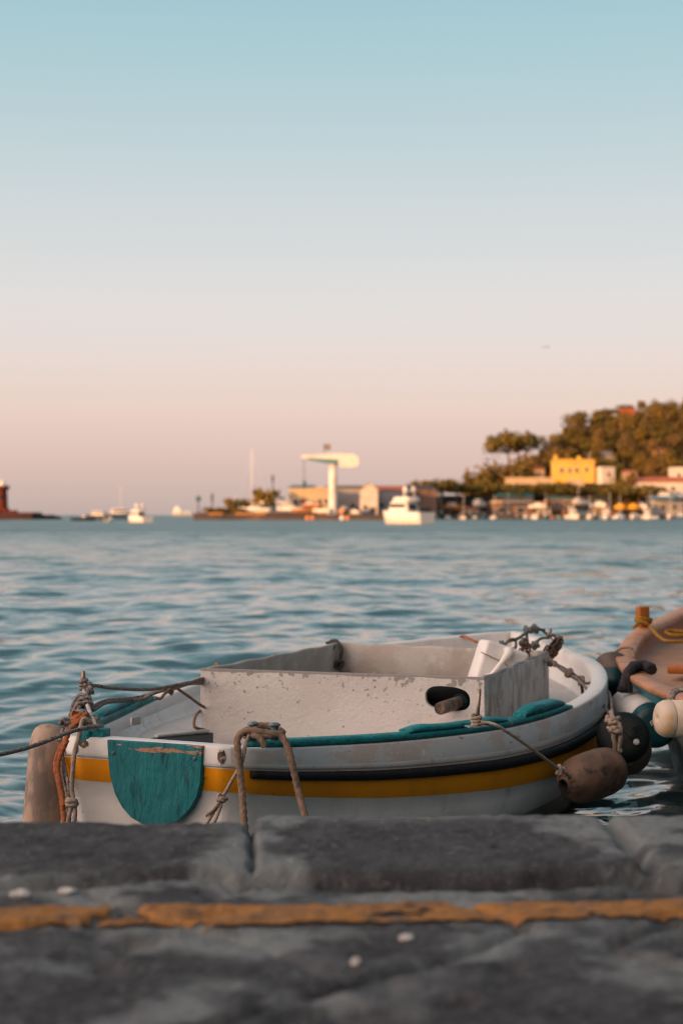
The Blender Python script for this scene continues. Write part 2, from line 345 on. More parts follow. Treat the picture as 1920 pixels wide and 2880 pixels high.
# unseen hill added behind the quay to put the harbour front in shade
def build_shade_hill():
    xs = np.linspace(-190, 110, 61); ys = np.linspace(-90, -22, 18); X, Y = np.meshgrid(xs, ys)
    Z = QZ + np.clip((-22 - Y) / 16, 0, 1) ** .8 * (11.5 + 12 * np.clip((X + 12) / 14, 0, 1) + 3.5 * fbm(X / 30, Y / 30, 3)) * np.clip((111 - X) / 40, 0, 1)
    mc = len(xs); i = np.arange(len(ys) - 1)[:, None] * mc + np.arange(mc - 1)[None]; f = np.stack([i, i + 1, i + 1 + mc, i + mc], -1).reshape(-1, 4)
    me = bpy.data.meshes.new("hillside"); me.from_pydata(np.stack([X, Y, Z], -1).reshape(-1, 3).tolist(), [], f.tolist())
    me.materials.append(M("scrub", (.07, .07, .05), .9, [((.16, .12, .09), .3, .45, .6)])); o = bpy.data.objects.new("hillside", me); COL.objects.link(o); tag(o, kind='structure')
build_shade_hill()
def build_sky_block_hill():  # unseen hill added on the right to keep sky light off the hull
    xs = np.linspace(16, 90, 24); ys = np.linspace(-90, 24, 40); X, Y = np.meshgrid(xs, ys)
    Z = -1 + np.clip((X - 16) / 12, 0, 1) ** .7 * (18 + 5 * fbm(X / 20, Y / 20, 3)) * np.clip((26 - Y) / 14, 0, 1)
    mc = len(xs); i = np.arange(len(ys) - 1)[:, None] * mc + np.arange(mc - 1)[None]; f = np.stack([i, i + 1, i + 1 + mc, i + mc], -1).reshape(-1, 4)
    me = bpy.data.meshes.new("hillside"); me.from_pydata(np.stack([X, Y, Z], -1).reshape(-1, 3).tolist(), [], f.tolist())
    me.materials.append(MATS["scrub"]); o = bpy.data.objects.new("hillside", me); COL.objects.link(o); tag(o, kind='structure')
build_sky_block_hill()
# ------------------------------------------------------------------ materials of the boats
m_white = M("boat_white", (.60, .58, .565), .42, [((.42, .41, .40), 5, .5, .75), ((.36, .31, .27), 14, .60, .74, (1, 1, .35)), ((.25, .19, .15), 60, .69, .73)], (.12, 30))
m_strake = M("worn_strake", (.43, .455, .47), .6, [((.42, .365, .335), 7, .48, .56, (1, 1, 1.6)), ((.27, .20, .17), 21, .66, .70, (.6, .6, 1.8)), ((.56, .57, .57), 30, .62, .7)], (.25, 45))
m_yellow = M("boat_yellow", (.72, .262, .004), .42, [((.58, .19, .005), 6, .45, .75), ((.20, .085, .01), 34, .66, .74), ((.6, .5, .4), 60, .715, .74)], (.12, 40))
m_black = M("rubber_black", (.009, .009, .012), .55, [((.026, .024, .024), 24, .55, .78)], (.3, 60), spec=.18)
m_teal = M("teal_paint", (.008, .185, .208), .48, [((.005, .10, .115), 9, .44, .66), ((.014, .25, .27), 30, .55, .7), ((.30, .19, .13), 13, .69, .72)], (1.0, 26, (1, 1, 1)), bump2=(.7, 90))
m_teal_board = M("teal_board", (.005, .120, .138), .5, [((.003, .055, .068), 42, .55, .66, (1, 1, .28)), ((.007, .155, .170), 16, .5, .7, (1, 1, .4)), ((.33, .17, .11), 15, .585, .605, (.35, 1, 1.8), (.395, .430, .55, .035)), ((.26, .14, .08), 20, .56, .60, (1, 1, 1), (.10, .20, .42, -.22, 0)), ((.012, .02, .02), 90, .66, .72, (1, 1, .35))], (.8, 40, (1, 1, .3)))
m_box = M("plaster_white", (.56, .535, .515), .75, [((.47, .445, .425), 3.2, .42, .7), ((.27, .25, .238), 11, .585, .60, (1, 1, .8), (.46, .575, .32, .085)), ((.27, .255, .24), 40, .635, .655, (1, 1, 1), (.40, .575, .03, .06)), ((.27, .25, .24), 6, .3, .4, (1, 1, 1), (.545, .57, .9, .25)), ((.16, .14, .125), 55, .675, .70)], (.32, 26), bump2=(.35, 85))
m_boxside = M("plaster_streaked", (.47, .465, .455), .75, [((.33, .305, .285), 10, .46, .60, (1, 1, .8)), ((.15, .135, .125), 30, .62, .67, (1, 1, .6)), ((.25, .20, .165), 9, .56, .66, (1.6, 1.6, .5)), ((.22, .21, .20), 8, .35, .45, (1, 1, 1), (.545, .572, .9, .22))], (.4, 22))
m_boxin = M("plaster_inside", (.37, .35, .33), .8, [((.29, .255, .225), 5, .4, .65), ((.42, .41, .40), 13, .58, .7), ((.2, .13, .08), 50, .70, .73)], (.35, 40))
m_deck = M("deck_grey", (.46, .45, .445), .6, [((.34, .325, .315), 4, .42, .7), ((.27, .245, .225), 28, .62, .74)], (.2, 50))
m_steel = M("rusty_steel", (.30, .25, .22), .38, [((.19, .11, .07), 30, .45, .65)], metal=.8)
m_cleat = M("grey_teal_cap", (.12, .19, .20), .5, [((.08, .07, .06), 30, .5, .65)], (.4, 60))
m_dark = M("dark_gap", (.01, .009, .011), .8)
def rope_mat(name, col, dark, fleck=False):
    return M(name, col, .9, [(dark, 60, .45, .68)] + ([((.02, .02, .03), 160, .56, .60)] if fleck else []), (.6, 300), spec=.2)
r_tan = rope_mat("rope_tan", (.255, .175, .125), (.15, .10, .072)); r_grey = rope_mat("rope_grey", (.25, .215, .20), (.14, .115, .105), True)
r_orange = rope_mat("rope_orange", (.36, .12, .05), (.22, .065, .03)); r_beige = rope_mat("rope_beige", (.36, .285, .23), (.22, .17, .135)); r_white = rope_mat("rope_white", (.52, .50, .49), (.36, .33, .32), True)
r_dark = rope_mat("rope_dark", (.06, .06, .055), (.03, .03, .03)); r_green = rope_mat("rope_green", (.16, .18, .165), (.10, .10, .09), True); r_yellow = rope_mat("rope_yellow", (.32, .165, .022), (.20, .095, .016))
# ------------------------------------------------------------------ the white boat with the yellow band
BO = Vector((-.59, 4.92, 0)); BR = R(-25.0)
a_ = Vector((.423, .906, 0)); r_ = Vector((.906, -.423, 0))
def BW(s, t, z): return BO + r_ * s + a_ * t + Vector((0, 0, z))           # boat coordinates -> world
def BL(v):
    d = Vector(v) - BO; return Vector((d.dot(r_), d.dot(a_), d.z))          # world -> boat coordinates
boat = empty("fishing_boat", BO, BR, "small white fishing boat with yellow band, teal rail and boxed-in middle", "boat")
_sh = np.polyfit([0, .3, .55, 1.0, 1.5, 1.95, 2.55, 2.9, 3.2, 3.47], [.455, .428, .417, .415, .432, .458, .505, .530, .55, .568], 4)
def sheer(t): return float(np.polyval(_sh, min(max(t, -.03), 3.5)))
st = [(.27, -.03), (.335, .035), (.40, .16), (.465, .32), (.58, .54), (.69, .77), (.787, .99), (.85, 1.23), (.883, 1.48), (.89, 1.75), (.87, 2.0), (.80, 2.3), (.68, 2.6), (.50, 2.88), (.30, 3.15), (.13, 3.37), (0, 3.47)]
pt = [(0, 3.47), (-.13, 3.37), (-.30, 3.15), (-.50, 2.88), (-.66, 2.6), (-.775, 2.3), (-.84, 2.0), (-.855, 1.74), (-.83, 1.32), (-.775, 1.0), (-.69, .72), (-.57, .46), (-.47, .27), (-.40, .13), (-.345, .04), (-.25, -.02)]
tr = [(-.25, -.02), (.27, -.03)]
LOOP = spline(tr, .02)[:-1] + spline(st, .025)[:-1] + spline(pt, .025)[:-1]
LOOP = np.array(LOOP); NL_ = len(LOOP)
nT = len(spline(tr, .02)) - 1; nS = len(spline(st, .025)) - 1
def loop_normals(P2):
    d = np.roll(P2, -1, 0) - np.roll(P2, 1, 0); n = np.stack([-d[:, 1], d[:, 0]], 1); n /= np.linalg.norm(n, axis=1)[:, None]
    for _ in range(3): n = (np.roll(n, 1, 0) + 2 * n + np.roll(n, -1, 0)); n /= np.linalg.norm(n, axis=1)[:, None]
    return n
LN = loop_normals(LOOP)                       # inward
FB = np.interp(LOOP[:, 1], [0, .5, 1.0, 1.5, 2.2, 3.47], [1.0, 1.3, 1.5, 1.66, 1.66, 1.35])
SHZ = np.array([sheer(t) for t in LOOP[:, 1]]) - .026 * np.exp(-((LOOP[:, 1] - .85) / .5) ** 2) * (LOOP[:, 0] < -.3)
def ring(dz, inset, f=True, sel=None, k=0):
    P2 = LOOP + LN * inset
    if k: P2 = np.array([.0, 1.5]) + (P2 - np.array([.0, 1.5])) * np.array([1 - k, 1 - k * .75])
    z = SHZ + dz * (FB if f else 1)
    r = [Vector((p[0], p[1], zz)) for p, zz in zip(P2, z)]
    return r if sel is None else [r[i] for i in sel]
def flat_ring(z, inset, k=0):
    P2 = LOOP + LN * inset
    if k: P2 = np.array([.0, 1.6]) + (P2 - np.array([.0, 1.6])) * np.array([1 - k, 1 - k * .75])
    return [Vector((p[0], p[1], z)) for p in P2]
mb = MB()
ZY = SHZ - .1385 * FB; ZC = np.interp(LOOP[:, 1], [0, 1.0, 1.6, 2.4, 3.4], [.06, .07, .11, .17, .22])   # foot of the yellow band, chine
def bring(u, inset):
    P2 = LOOP + LN * inset; return [Vector((p[0], p[1], a + (b - a) * u)) for p, a, b in zip(P2, ZY, ZC)]
loops = [ring(-.058, .006), ring(-.067, .007), ring(-.137, .012), ring(-.1385, .0145), bring(.3, .022), bring(.7, .036), bring(.97, .052), bring(1.03, .060), flat_ring(.0, .13), flat_ring(-.09, .18, .05), flat_ring(-.18, .25, .2)]
mb.loft(loops, mis=[0, 1, 0, 0, 0, 0, 2, 2, 2, 2], cap1=True)
m_under = M("hull_grey", (.30, .295, .29), .5, [((.2, .19, .18), 6, .45, .7), ((.45, .44, .43), 20, .6, .7)], (.1, 30))
mb.build("hull", [m_white, m_yellow, m_under], boat)
mb = MB(); mb.loft([ring(-.062, .004), ring(-.0585, -.001), ring(-.048, 0), ring(-.006, 0, False), ring(0, .005, False), ring(.001, .03, False), ring(0, .062, False), ring(-.006, .068, False), ring(-.05, .070, False), ], mis=[2, 2, 0, 0, 1, 1, 1, 1])
for i in (2, 3):
    for j in range(NL_):
        if j < nT + 1 or j > nT + nS: mb.m[i * NL_ + j] = 1
gw = mb.build("gunwale", [m_strake, m_white, m_white], boat)
def worn_patch(jc, hw, z0, z1, seed):
    rr = random.Random(seed); mb = MB(); lo, hi = [], []; K = 11
    for c in range(K):
        j = jc + hw * (2 * c / (K - 1) - 1); j0 = int(math.floor(j)); f = j - j0; p = LOOP[j0 % NL_] * (1 - f) + LOOP[(j0 + 1) % NL_] * f; n = LN[j0 % NL_] * (1 - f) + LN[(j0 + 1) % NL_] * f
        e = math.sin(math.pi * (c + .3) / (K - .4)) ** .4; m = (z0 + z1) / 2; h = (z1 - z0) / 2 * e; zz = SHZ[j0 % NL_]
        lo.append(Vector((p[0] - n[0] * .0016, p[1] - n[1] * .0016, zz - m - h * rr.uniform(.55, 1.05)))); hi.append(Vector((p[0] - n[0] * .0016, p[1] - n[1] * .0016, zz - m + h * rr.uniform(.55, 1.05))))
    mb.loft([lo, hi], 0, False); mb.build("worn_patch", M("bare_wood", (.17, .105, .072), .8, [((.10, .06, .045), 40, .4, .6), ((.40, .36, .33), 45, .56, .62)], (.6, 60)), gw)
worn_patch(nT - .1, .55, .004, .056, 3); worn_patch(1.2, .9, .006, .034, 5); worn_patch(NL_ - .2, .4, .02, .056, 6)
# inside: walls and deck
deckz = np.interp(LOOP[:, 1], [0, .75, 1.0, 2.2, 3.4], [.20, .22, .31, .335, .42])
def dring(inset, up=0, k=0):
    P2 = LOOP + LN * inset
    if k: P2 = np.array([0., 1.6]) + (P2 - np.array([0., 1.6])) * np.array([1 - k, 1 - k * .96])
    return [Vector((p[0], p[1], z + up)) for p, z in zip(P2, deckz)]
mb = MB(); mb.loft([ring(-.045, .070, False), dring(.082, .05), dring(.09, .022), dring(.105, .008), dring(.13, 0), dring(.18, -.002), dring(.19, -.008), dring(.19, -.01, .35), dring(.19, -.01, .7), dring(.19, -.01, .97)], mis=[0, 0, 0, 1, 1, 1, 1, 1, 1], cap1=True)
mb.build("liner", [m_white, m_deck], boat)
# rubbing strake of black rubber, starboard quarter round the bow to the port quarter
def sub(i0, i1): return list(range(i0, i1))
def sweep(mb, sel, prof, f=True, mi=0, caps=True):
    ls = [[None] * len(prof) for _ in sel]
    for jj, (dz, ins) in enumerate(prof):
        rg = ring(dz, ins, f)
        for ii, i in enumerate(sel): ls[ii][jj] = rg[i]
    mb.loft(ls, mi, True, caps, caps)
idx_s = [i for i in range(NL_) if i >= nT + 3 and i < NL_ - 4]
mb = MB(); sweep(mb, idx_s, [(-.0675, .012), (-.0675, -.003), (-.071, -.010), (-.079, -.0125), (-.087, -.010), (-.0915, -.003), (-.0915, .012)])
mb.build("rub_rail", m_black, boat)
# teal caps and pads on the gunwale
def t_range(side, t0, t1):
    rng = range(nT, nT + nS) if side > 0 else range(nT + nS, NL_)
    return [i for i in rng if t0 <= LOOP[i, 1] <= t1]
def plank(sel, z0, h, i0, i1, wob=0, rnd=.006, taper=True):
    mb = MB(); ls = []
    for ii, i in enumerate(sel):
        e = min(ii, len(sel) - 1 - ii) / 2.5; kk = min(1, .45 + .55 * e) if taper else 1
        hh = h * kk * (1 + wob * vnoise(np.array(LOOP[i, 1] * 9.), np.array(z0 * 50.)))
        p, n = LOOP[i], LN[i]; z = SHZ[i] + z0
        prof = [(z, i0), (z + hh - rnd, i0 - .001), (z + hh, i0 + rnd), (z + hh + .0015, (i0 + i1) / 2), (z + hh, i1 - rnd), (z + hh - rnd, i1 + .001), (z, i1)]
        ls.append([Vector((p[0] + n[0] * q_, p[1] + n[1] * q_, zz)) for zz, q_ in prof])
    mb.loft(ls, 0, True, True, True); return mb
plank(t_range(1, .075, 1.56), .003, .0215, .004, .060).build("gunwale_cap", m_teal, boat)
plank(t_range(1, .60, 1.06), .0255, .018, .005, .058, .5).build("gunwale_pad", m_teal, boat)
plank(t_range(1, 1.13, 1.47), .0255, .030, .006, .060, .3).build("gunwale_pad", m_teal, boat)
plank(t_range(-1, .42, 1.30), .003, .024, .004, .060).build("gunwale_cap", m_teal, boat)
plank(t_range(-1, .66, 1.10), .028, .022, .008, .052, .3).build("gunwale_pad", m_teal, boat)
plank(t_range(-1, .42, .58), .028, .022, .010, .058, .4).build("gunwale_pad", m_teal, boat)
# teal wooden board on the transom
def transom_px(px, py):
    k = (px - 960) / FPX
    s = (k * (4.92 - .0227) + .59 + .0106) / (.906 + .423 * k); y = 4.92 - .423 * s - .0227
    return s, CAMZ - (py - HZ) / FPX * y
out = []
for px, py in [(308, 2080), (360, 2083), (440, 2088), (520, 2093), (576, 2097)]: out.append(transom_px(px, py))
for px, py in [(574, 2150), (571, 2200), (560, 2240), (540, 2275), (510, 2305), (470, 2320), (440, 2323), (410, 2318), (376, 2298), (350, 2268), (330, 2230), (316, 2180), (311, 2130)]: out.append(transom_px(px, py))
def shield(z_off, shrink):
    c = np.mean(out, 0); return [Vector((c[0] + (p[0] - c[0]) * shrink, z_off, c[1] + (p[1] - c[1]) * shrink)) for p in out]
mb = MB(); mb.loft([shield(.02, 1.0), shield(-.035, 1.0), shield(-.040, .985), shield(-.0405, .90), shield(-.0405, .5)], cap0=True, cap1=True, smooth=False)
tb = mb.build("transom_board", m_teal_board, boat)
for px, py in [(328, 2115), (555, 2131), (561, 2116)]:
    s_, z_ = transom_px(px, py); mb = MB(); mb.lathe([(.006, 0), (.006, .003), (.003, .0042)], Matrix.Translation((s_, -.040, z_)) @ Matrix.Rotation(R(90), 4, 'X'), 10)
    mb.build("screw", m_cleat, tb)
# dark brushed halo of teal where the board sits
# the box amidships: four plastered walls, open on top
zb = CAMZ - .58
def bpt(px, py, z=None):
    d = (CAMZ - (zb if z is None else z)) * FPX / (py - HZ); return BL(P(px, py, d))
cNL, cNR, cFR, cFL = bpt(565, 1880), bpt(1361, 1906), bpt(1543, 1831), bpt(952, 1806)
TH = .022
def wall(p, q_, zlo, name, mat, hole=None, thick=TH, inm=None):
    """upright slab whose outer face runs p->q_, thickness to the left of p->q_"""
    p = Vector(p); q_ = Vector(q_); d = (q_ - p); Lw = Vector((d.x, d.y, 0)).length; e = Vector((d.x, d.y, 0)) / Lw; n = Vector((-e.y, e.x, 0))
    mb = MB(); nx = 40
    if hole is None:
        prof = [(0, zlo), (0, zb - .009), (.003, zb - .002), (.009, zb), (thick - .009, zb), (thick - .003, zb - .002), (thick, zb - .009), (thick, zlo)]
        ls = [[p + e * (Lw * i / nx) + n * u + Vector((0, 0, z - p.z + .0025 * math.sin(i * .7) * (z > zb - .1))) for u, z in prof] for i in range(nx + 1)]
        mb.loft(ls, 0, True, True, True, mis=[0] * nx)
        mb.sm = [True] * len(mb.sm)
    else:
        hc, hz, hw, hh = hole; K = 64; rings = []
        for u, inn in ((0, 1), (0, 0), (thick, 0), (thick, 1)):
            rg = []
            for k in range(K):
                a = 2 * math.pi * k / K; c, s = math.cos(a), math.sin(a)
                if inn == 0:
                    x = hc + hw * math.copysign(abs(c) ** .75, c); z = hz + hh * math.copysign(abs(s) ** .75, s) + (x - hc) * -.06
                else:
                    tx = min([(b - hc) / c for b in (0, Lw) if abs(c) > 1e-6 and (b - hc) / c > 0] or [9]); tz = min([(b - hz) / s for b in (zlo, zb) if abs(s) > 1e-6 and (b - hz) / s > 0] or [9])
                    t = min(tx, tz); x, z = hc + c * t, hz + s * t
                rg.append((x, z, u))
            if inn == 1:
                for cx, cz in ((0, zlo), (0, zb), (Lw, zlo), (Lw, zb)):
                    j = min(range(K), key=lambda j: abs(math.atan2(math.sin(math.atan2(cz - hz, cx - hc) - 2 * math.pi * j / K), math.cos(math.atan2(cz - hz, cx - hc) - 2 * math.pi * j / K)))); rg[j] = (cx, cz, u)
            rings.append([p + e * x + n * uu + Vector((0, 0, z - p.z)) for x, z, uu in rg])
        mb.loft([rings[0], rings[1], rings[2], rings[3]], 0, True, smooth=False); n0 = len(mb.f)
        b = len(mb.v) - 4 * K
        for j in range(K): k = (j + 1) % K; mb.f.append((b + j, b + k, b + 3 * K + k, b + 3 * K + j)); mb.m.append(0); mb.sm.append(False)
    o = mb.build(name, [mat], box_part); return o
mb = MB()
box_part = bpy.data.objects.new("deck_box", None); COL.objects.link(box_part); box_part.parent = boat
eF = (cNR - cNL); eF.z = 0
hx = (bpt(1256, 2000, zb - .15) - cNL).length
wall(cNL, cNR, .20, "front_wall", m_box, hole=((P(1256, 1970, 5.76) - BW(*cNL)).length - .0, CAMZ - (1966 - HZ) / FPX * 5.74, .083, .044))
ins = lambda a, b, k: a + (b - a).normalized() * k
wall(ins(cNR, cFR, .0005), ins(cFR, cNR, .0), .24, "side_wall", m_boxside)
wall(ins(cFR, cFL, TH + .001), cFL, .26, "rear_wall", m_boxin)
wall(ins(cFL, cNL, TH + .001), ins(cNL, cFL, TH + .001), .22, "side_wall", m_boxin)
# thin rounded coping on the front wall, rubbed grey
# the dark bottom of the box
mb = MB(); mid = (cNL + cNR + cFR + cFL) / 4
fl = [mid + (c - mid) * .96 for c in (cNL, cNR, cFR, cFL)]
mb.loft([[Vector((c.x, c.y, .33)) for c in fl], [Vector((c.x, c.y, .35)) for c in fl]], 0, True, True, True, False); mb.build("box_floor", m_boxin, box_part)
# stern bench ledge seen left of the box
mb = MB(); l0, l1 = BL(P(432, 2035, 5.45)), BL(P(560, 2055, 5.75))
e0, e1, e2, e3 = (BL(P(*p)) for p in ((440, 2066, 5.62), (585, 2052, 5.95), (585, 1980, 5.95), (440, 2022, 5.62))); bk = Vector((.03, .16, .0)); fl0, fl1 = BL(P(440, 2070, 5.60)), BL(P(585, 2056, 5.93)); mb.tube([fl0, fl1], .008, 0, 8); mb.build("stern_ledge", m_white, boat)
mb = MB(); mb.loft([[BL(P(*p)) + Vector((0, 0, dz)) for p in ((400, 2084, 5.42), (600, 2088, 5.60), (600, 2060, 5.99), (440, 2072, 5.62))] for dz in (-.02, 0)], 0, True, True, True, False); mb.build("gap_shade", m_dark, boat)  # near-black slab put in for the shaded gap below the ledge
mb = MB(); pnl = BL(P(382, 2027, 5.62)); mb.box(pnl, (.010, .055, .030), 0, (0, 0, R(-2)), .003); mb.build("drain_plate", m_deck, boat)
# double bollards
def bollard(px1, py1, px2, py2, d, mat_base):
    mb = MB(); tops = [BL(P(px1, py1, d)), BL(P(px2, py2, d))]; zc = sheer(.1) + .003
    c = (tops[0] + tops[1]) / 2; ang = math.atan2(tops[1].y - tops[0].y, tops[1].x - tops[0].x)
    mb.box((c.x, c.y, zc + .030), (.105, .040, .020), 0, (0, 0, ang), .006)
    b = mb.build("bollard", mat_base, boat)
    for t in tops:
        m2 = MB(); m2.lathe([(.012, zc + .03 - t.z), (.011, -.010), (.013, -.004), (.018, -.003), (.0185, 0), (.013, .005), (.004, .007)], Matrix.Translation(t), 16); m2.build("bollard_post", m_cleat, b)
    return tops
bs = bollard(712, 2035, 772, 2038, 4.72, m_teal)
mb = MB()
for px, py, w_, h_ in ((282, 2072, .052, .045), (246, 2074, .040, .04)):
    c = BL(P(px, py, 5.02)); mb.box((c.x, c.y, c.z + .004), (w_, .05, h_), 0, (0, 0, .1), .005)
mb.build("mooring_chock", m_teal, boat)
bp = bollard(230, 2000, 262, 2016, 5.06, m_teal)
# steel pins
def pin(p0, p1, r, plate=None):
    mb = MB(); a, b = BL(p0), BL(p1); mb.tube([a, a + (b - a) * .5, b - (b - a) * .01, b], [r, r, r, r * .8], 0, 12); o = mb.build("thole_pin", m_steel, boat)
    if plate:
        m2 = MB(); c = BL(plate); m2.box(c, (.07, .05, .005), 0, (0, 0, R(40)), .0015); m2.build("pin_plate", m_cleat, o)
pin(P(239, 2030, 5.3), P(235, 1887, 5.3), .0068)
pin(P(1340, 2046, 5.27), P(1348, 1938, 5.27), .0062, P(1340, 2043, 5.27))
pin(P(1541, 1797, 7.6), P(1548, 1768, 7.6), .0085)
# drain hole eye on the box side
mb = MB(); c = BL(P(1406, 1953, 5.97)); d = (cFR - cNR).normalized(); nn = Vector((d.y, -d.x, 0))
mb.lathe([(.016, 0), (.018, .004), (.012, .005), (.010, .001)], align(nn, c), 18); mb.build("drain_eye", m_boxin, boat)
# small black block rubber at the port quarter
mb = MB(); mb.tube([BL(P(x, y, d)) for x, y, d in ((178, 2113, 5.30), (190, 2128, 5.17), (212, 2140, 5.09), (243, 2151, 5.02))], .0155, 0, 12); mb.build("corner_bumper", m_black, boat)
# ------------------------------------------------------------------ ropes, fenders and loose things on and round the boat
def rope(name, strands, mat, label, cat="rope", group=None, parent=None, smooth=True):
    """strands: list of (radius, [(px,py,d)...] or Vectors, twisted?)"""
    mb = MB()
    for r, pts, *rest in strands:
        pp = [p if isinstance(p, Vector) else P(*p) for p in pts]
        sp = spline(pp, max(r * .4, .0026)); mb.tube(sp, r, 0, 9, .95 / r, .16)
    c = mb.v[0]; return mb.place(name, mat, c, label, cat, group, parent)
def knot(c, R_, turns=2.5, ax=(0, .2, 1), jit=.25, seed=1):
    "a tight tangle of loops round c"
    rr = random.Random(seed); Mx = align(ax, c if isinstance(c, Vector) else P(*c)); out = []
    n = int(turns * 9)
    for i in range(n + 1):
        a = 2 * math.pi * i / 9; k = 1 + jit * (rr.random() - .5) * 2
        out.append(Mx @ Vector((math.cos(a) * R_ * k, math.sin(a) * R_ * k, R_ * (1.3 * i / n - .65) + R_ * jit * (rr.random() - .5))))
    return out
def coil(c, R_, turns, pitch, ax=(0, 0, 1)):
    Mx = align(ax, c if isinstance(c, Vector) else P(*c))
    return [Mx @ Vector((math.cos(i * .7) * R_, math.sin(i * .7) * R_, pitch * i * .7 / 6.283)) for i in range(int(turns * 9))]
# mooring line to the left
rope("mooring_line", [(.0062, [(285, 2041, 4.98), (262, 2044, 4.97), (200, 2058, 4.85), Vector((-1.0, 4.45, .475)), Vector((-1.35, 2.45, .675)), Vector((-1.6, 1.9, .672))])], r_grey, "grey flecked mooring line running off the left edge from the boat's stern")
# heavy rope round the starboard bollards
z0 = P(695, 2330, 4.62)
rope("mooring_rope", [(.0098, [Vector((-.16, 4.60, -.05)), (705, 2420, 4.58), (689, 2330, 4.60), (680, 2220, 4.63), (670, 2120, 4.64), (668, 2080, 4.65), (680, 2062, 4.66), (703, 2055, 4.66), (730, 2066, 4.66), (752, 2070, 4.66), (785, 2066, 4.67), (808, 2098, 4.66), (822, 2150, 4.65), (838, 2220, 4.65), (856, 2290, 4.62), (880, 2400, 4.60), Vector((-.10, 4.58, -.05))]),
    (.0095, [(690, 2062, 4.68), (712, 2056, 4.66), (745, 2060, 4.66), (775, 2066, 4.67), (794, 2060, 4.72), (774, 2048, 4.79), (740, 2040, 4.80), (706, 2048, 4.78), (692, 2058, 4.72), (712, 2066, 4.66), (733, 2078, 4.65), (745, 2100, 4.65)]),
    (.0088, knot((704, 2058, 4.715), .0165, 1.6, (0, 0, 1), .15, 4))], r_tan, "thick tan rope knotted round the right-hand stern bollards, hanging down in two strands")
rope("thin_cord", [(.0052, [(702, 2060, 4.66), (690, 2100, 4.65), (680, 2145, 4.65), (655, 2190, 4.66), (625, 2244, 4.68), (600, 2285, 4.67), (576, 2328, 4.64), (560, 2370, 4.62)]),
    (.0052, [(626, 2244, 4.67), (612, 2262, 4.66), (596, 2280, 4.66), (578, 2294, 4.66)]), (.0052, [(626, 2244, 4.67), (618, 2275, 4.66), (604, 2310, 4.65), (588, 2350, 4.63)]),
    (.0052, knot((624, 2246, 4.67), .012, 2.4, (.4, .2, 1), .3, 8))], r_beige, "thin beige cord tied with a knot below the yellow band near the starboard stern corner")
# lines from the port pin to the box
rope("pin_line", [(.0058, [(246, 1933, 5.29), (268, 1928, 5.3), (300, 1933, 5.36), (360, 1938, 5.45), (430, 1938, 5.6), (500, 1926, 5.8), (545, 1918, 5.95), (580, 1914, 6.1)]),
    (.0055, knot((246, 1930, 5.29), .013, 3, (.3, 0, 1), .3, 2)), (.0055, knot((252, 1938, 5.28), .014, 2.2, (1, .3, .2), .35, 3)), (.0055, coil((236, 1938, 5.29), .011, 3, .012))], r_grey, "flecked grey line knotted to the upright steel pin and stretched to the box corner")
rope("double_line", [(.0062, [(262, 1998, 5.2), (300, 1976, 5.4), (350, 1971, 5.6), (400, 1966, 5.7), (432, 1950, 5.72), (470, 1938, 5.75), (520, 1922, 5.85), (575, 1918, 6.08)]),
    (.0062, [(255, 1990, 5.2), (300, 1971, 5.42), (350, 1966, 5.6), (395, 1960, 5.72), (440, 1946, 5.74), (490, 1934, 5.8), (540, 1922, 5.95), (580, 1922, 6.1)])], r_grey, "pair of grey flecked lines lying along the port teal pads to the box")
rope("tan_cord", [(.0055, [(436, 1962, 5.68), (452, 1964, 5.69), (470, 1946, 5.72), (510, 1930, 5.82), (560, 1911, 6.0), (585, 1905, 6.12)]), (.005, [(498, 1936, 5.80), (530, 1958, 5.9), (560, 1980, 6.0), (590, 1998, 6.1)]), (.0055, [(575, 1990, 6.1), (552, 2010, 6.02), (546, 2040, 5.98), (560, 2050, 6.0), (585, 2054, 6.08)]), (.005, knot((481, 1945, 5.75), .011, 1.6, (1, 0, .2), .3, 7))], r_tan, "thin tan cord tied to the left side of the box and hanging in a loop", group=None)
rope("white_rope", [(.0062, [(237, 1942, 5.27), (243, 1970, 5.2), (253, 2000, 5.1), (262, 2022, 5.04), (268, 2038, 5.0), (268, 2052, 4.99)])], r_white, "white flecked cord pulled taut from the steel pin down to the stern corner")
rope("rope_bundle", [(.0068, [(252, 1985, 5.2), (238, 1956, 5.22), (220, 1960, 5.22), (206, 1985, 5.2), (200, 2010, 5.18), (185, 2040, 5.15), (176, 2060, 5.12), (168, 2085, 5.1)]),
    (.0068, [(255, 1990, 5.19), (243, 1963, 5.2), (228, 1965, 5.19), (214, 1988, 5.17), (206, 2012, 5.15), (190, 2045, 5.13), (181, 2085, 5.1), (174, 2130, 5.06), (176, 2190, 5.03), (190, 2240, 5.0), (188, 2330, 4.98)]),
    (.006, [(258, 1994, 5.18), (250, 1972, 5.18), (236, 1972, 5.17), (222, 1994, 5.15), (210, 2020, 5.12), (196, 2040, 5.1), (186, 2065, 5.08)]),
    (.0055, [(170, 2100, 5.1), (168, 2150, 5.07), (182, 2200, 5.05), (186, 2260, 5.02), (180, 2330, 5.0)]), (.0055, [(178, 2130, 5.1), (186, 2170, 5.05), (196, 2230, 5.0), (196, 2330, 4.98)]), (.006, knot((186, 2036, 5.1), .014, 2, (.2, 1, .2), .4, 5)), (.006, knot((240, 1985, 5.17), .02, 2.5, (.2, 1, .2), .4, 6))], r_grey, "bundle of grey-brown ropes draped over the port stern quarter")
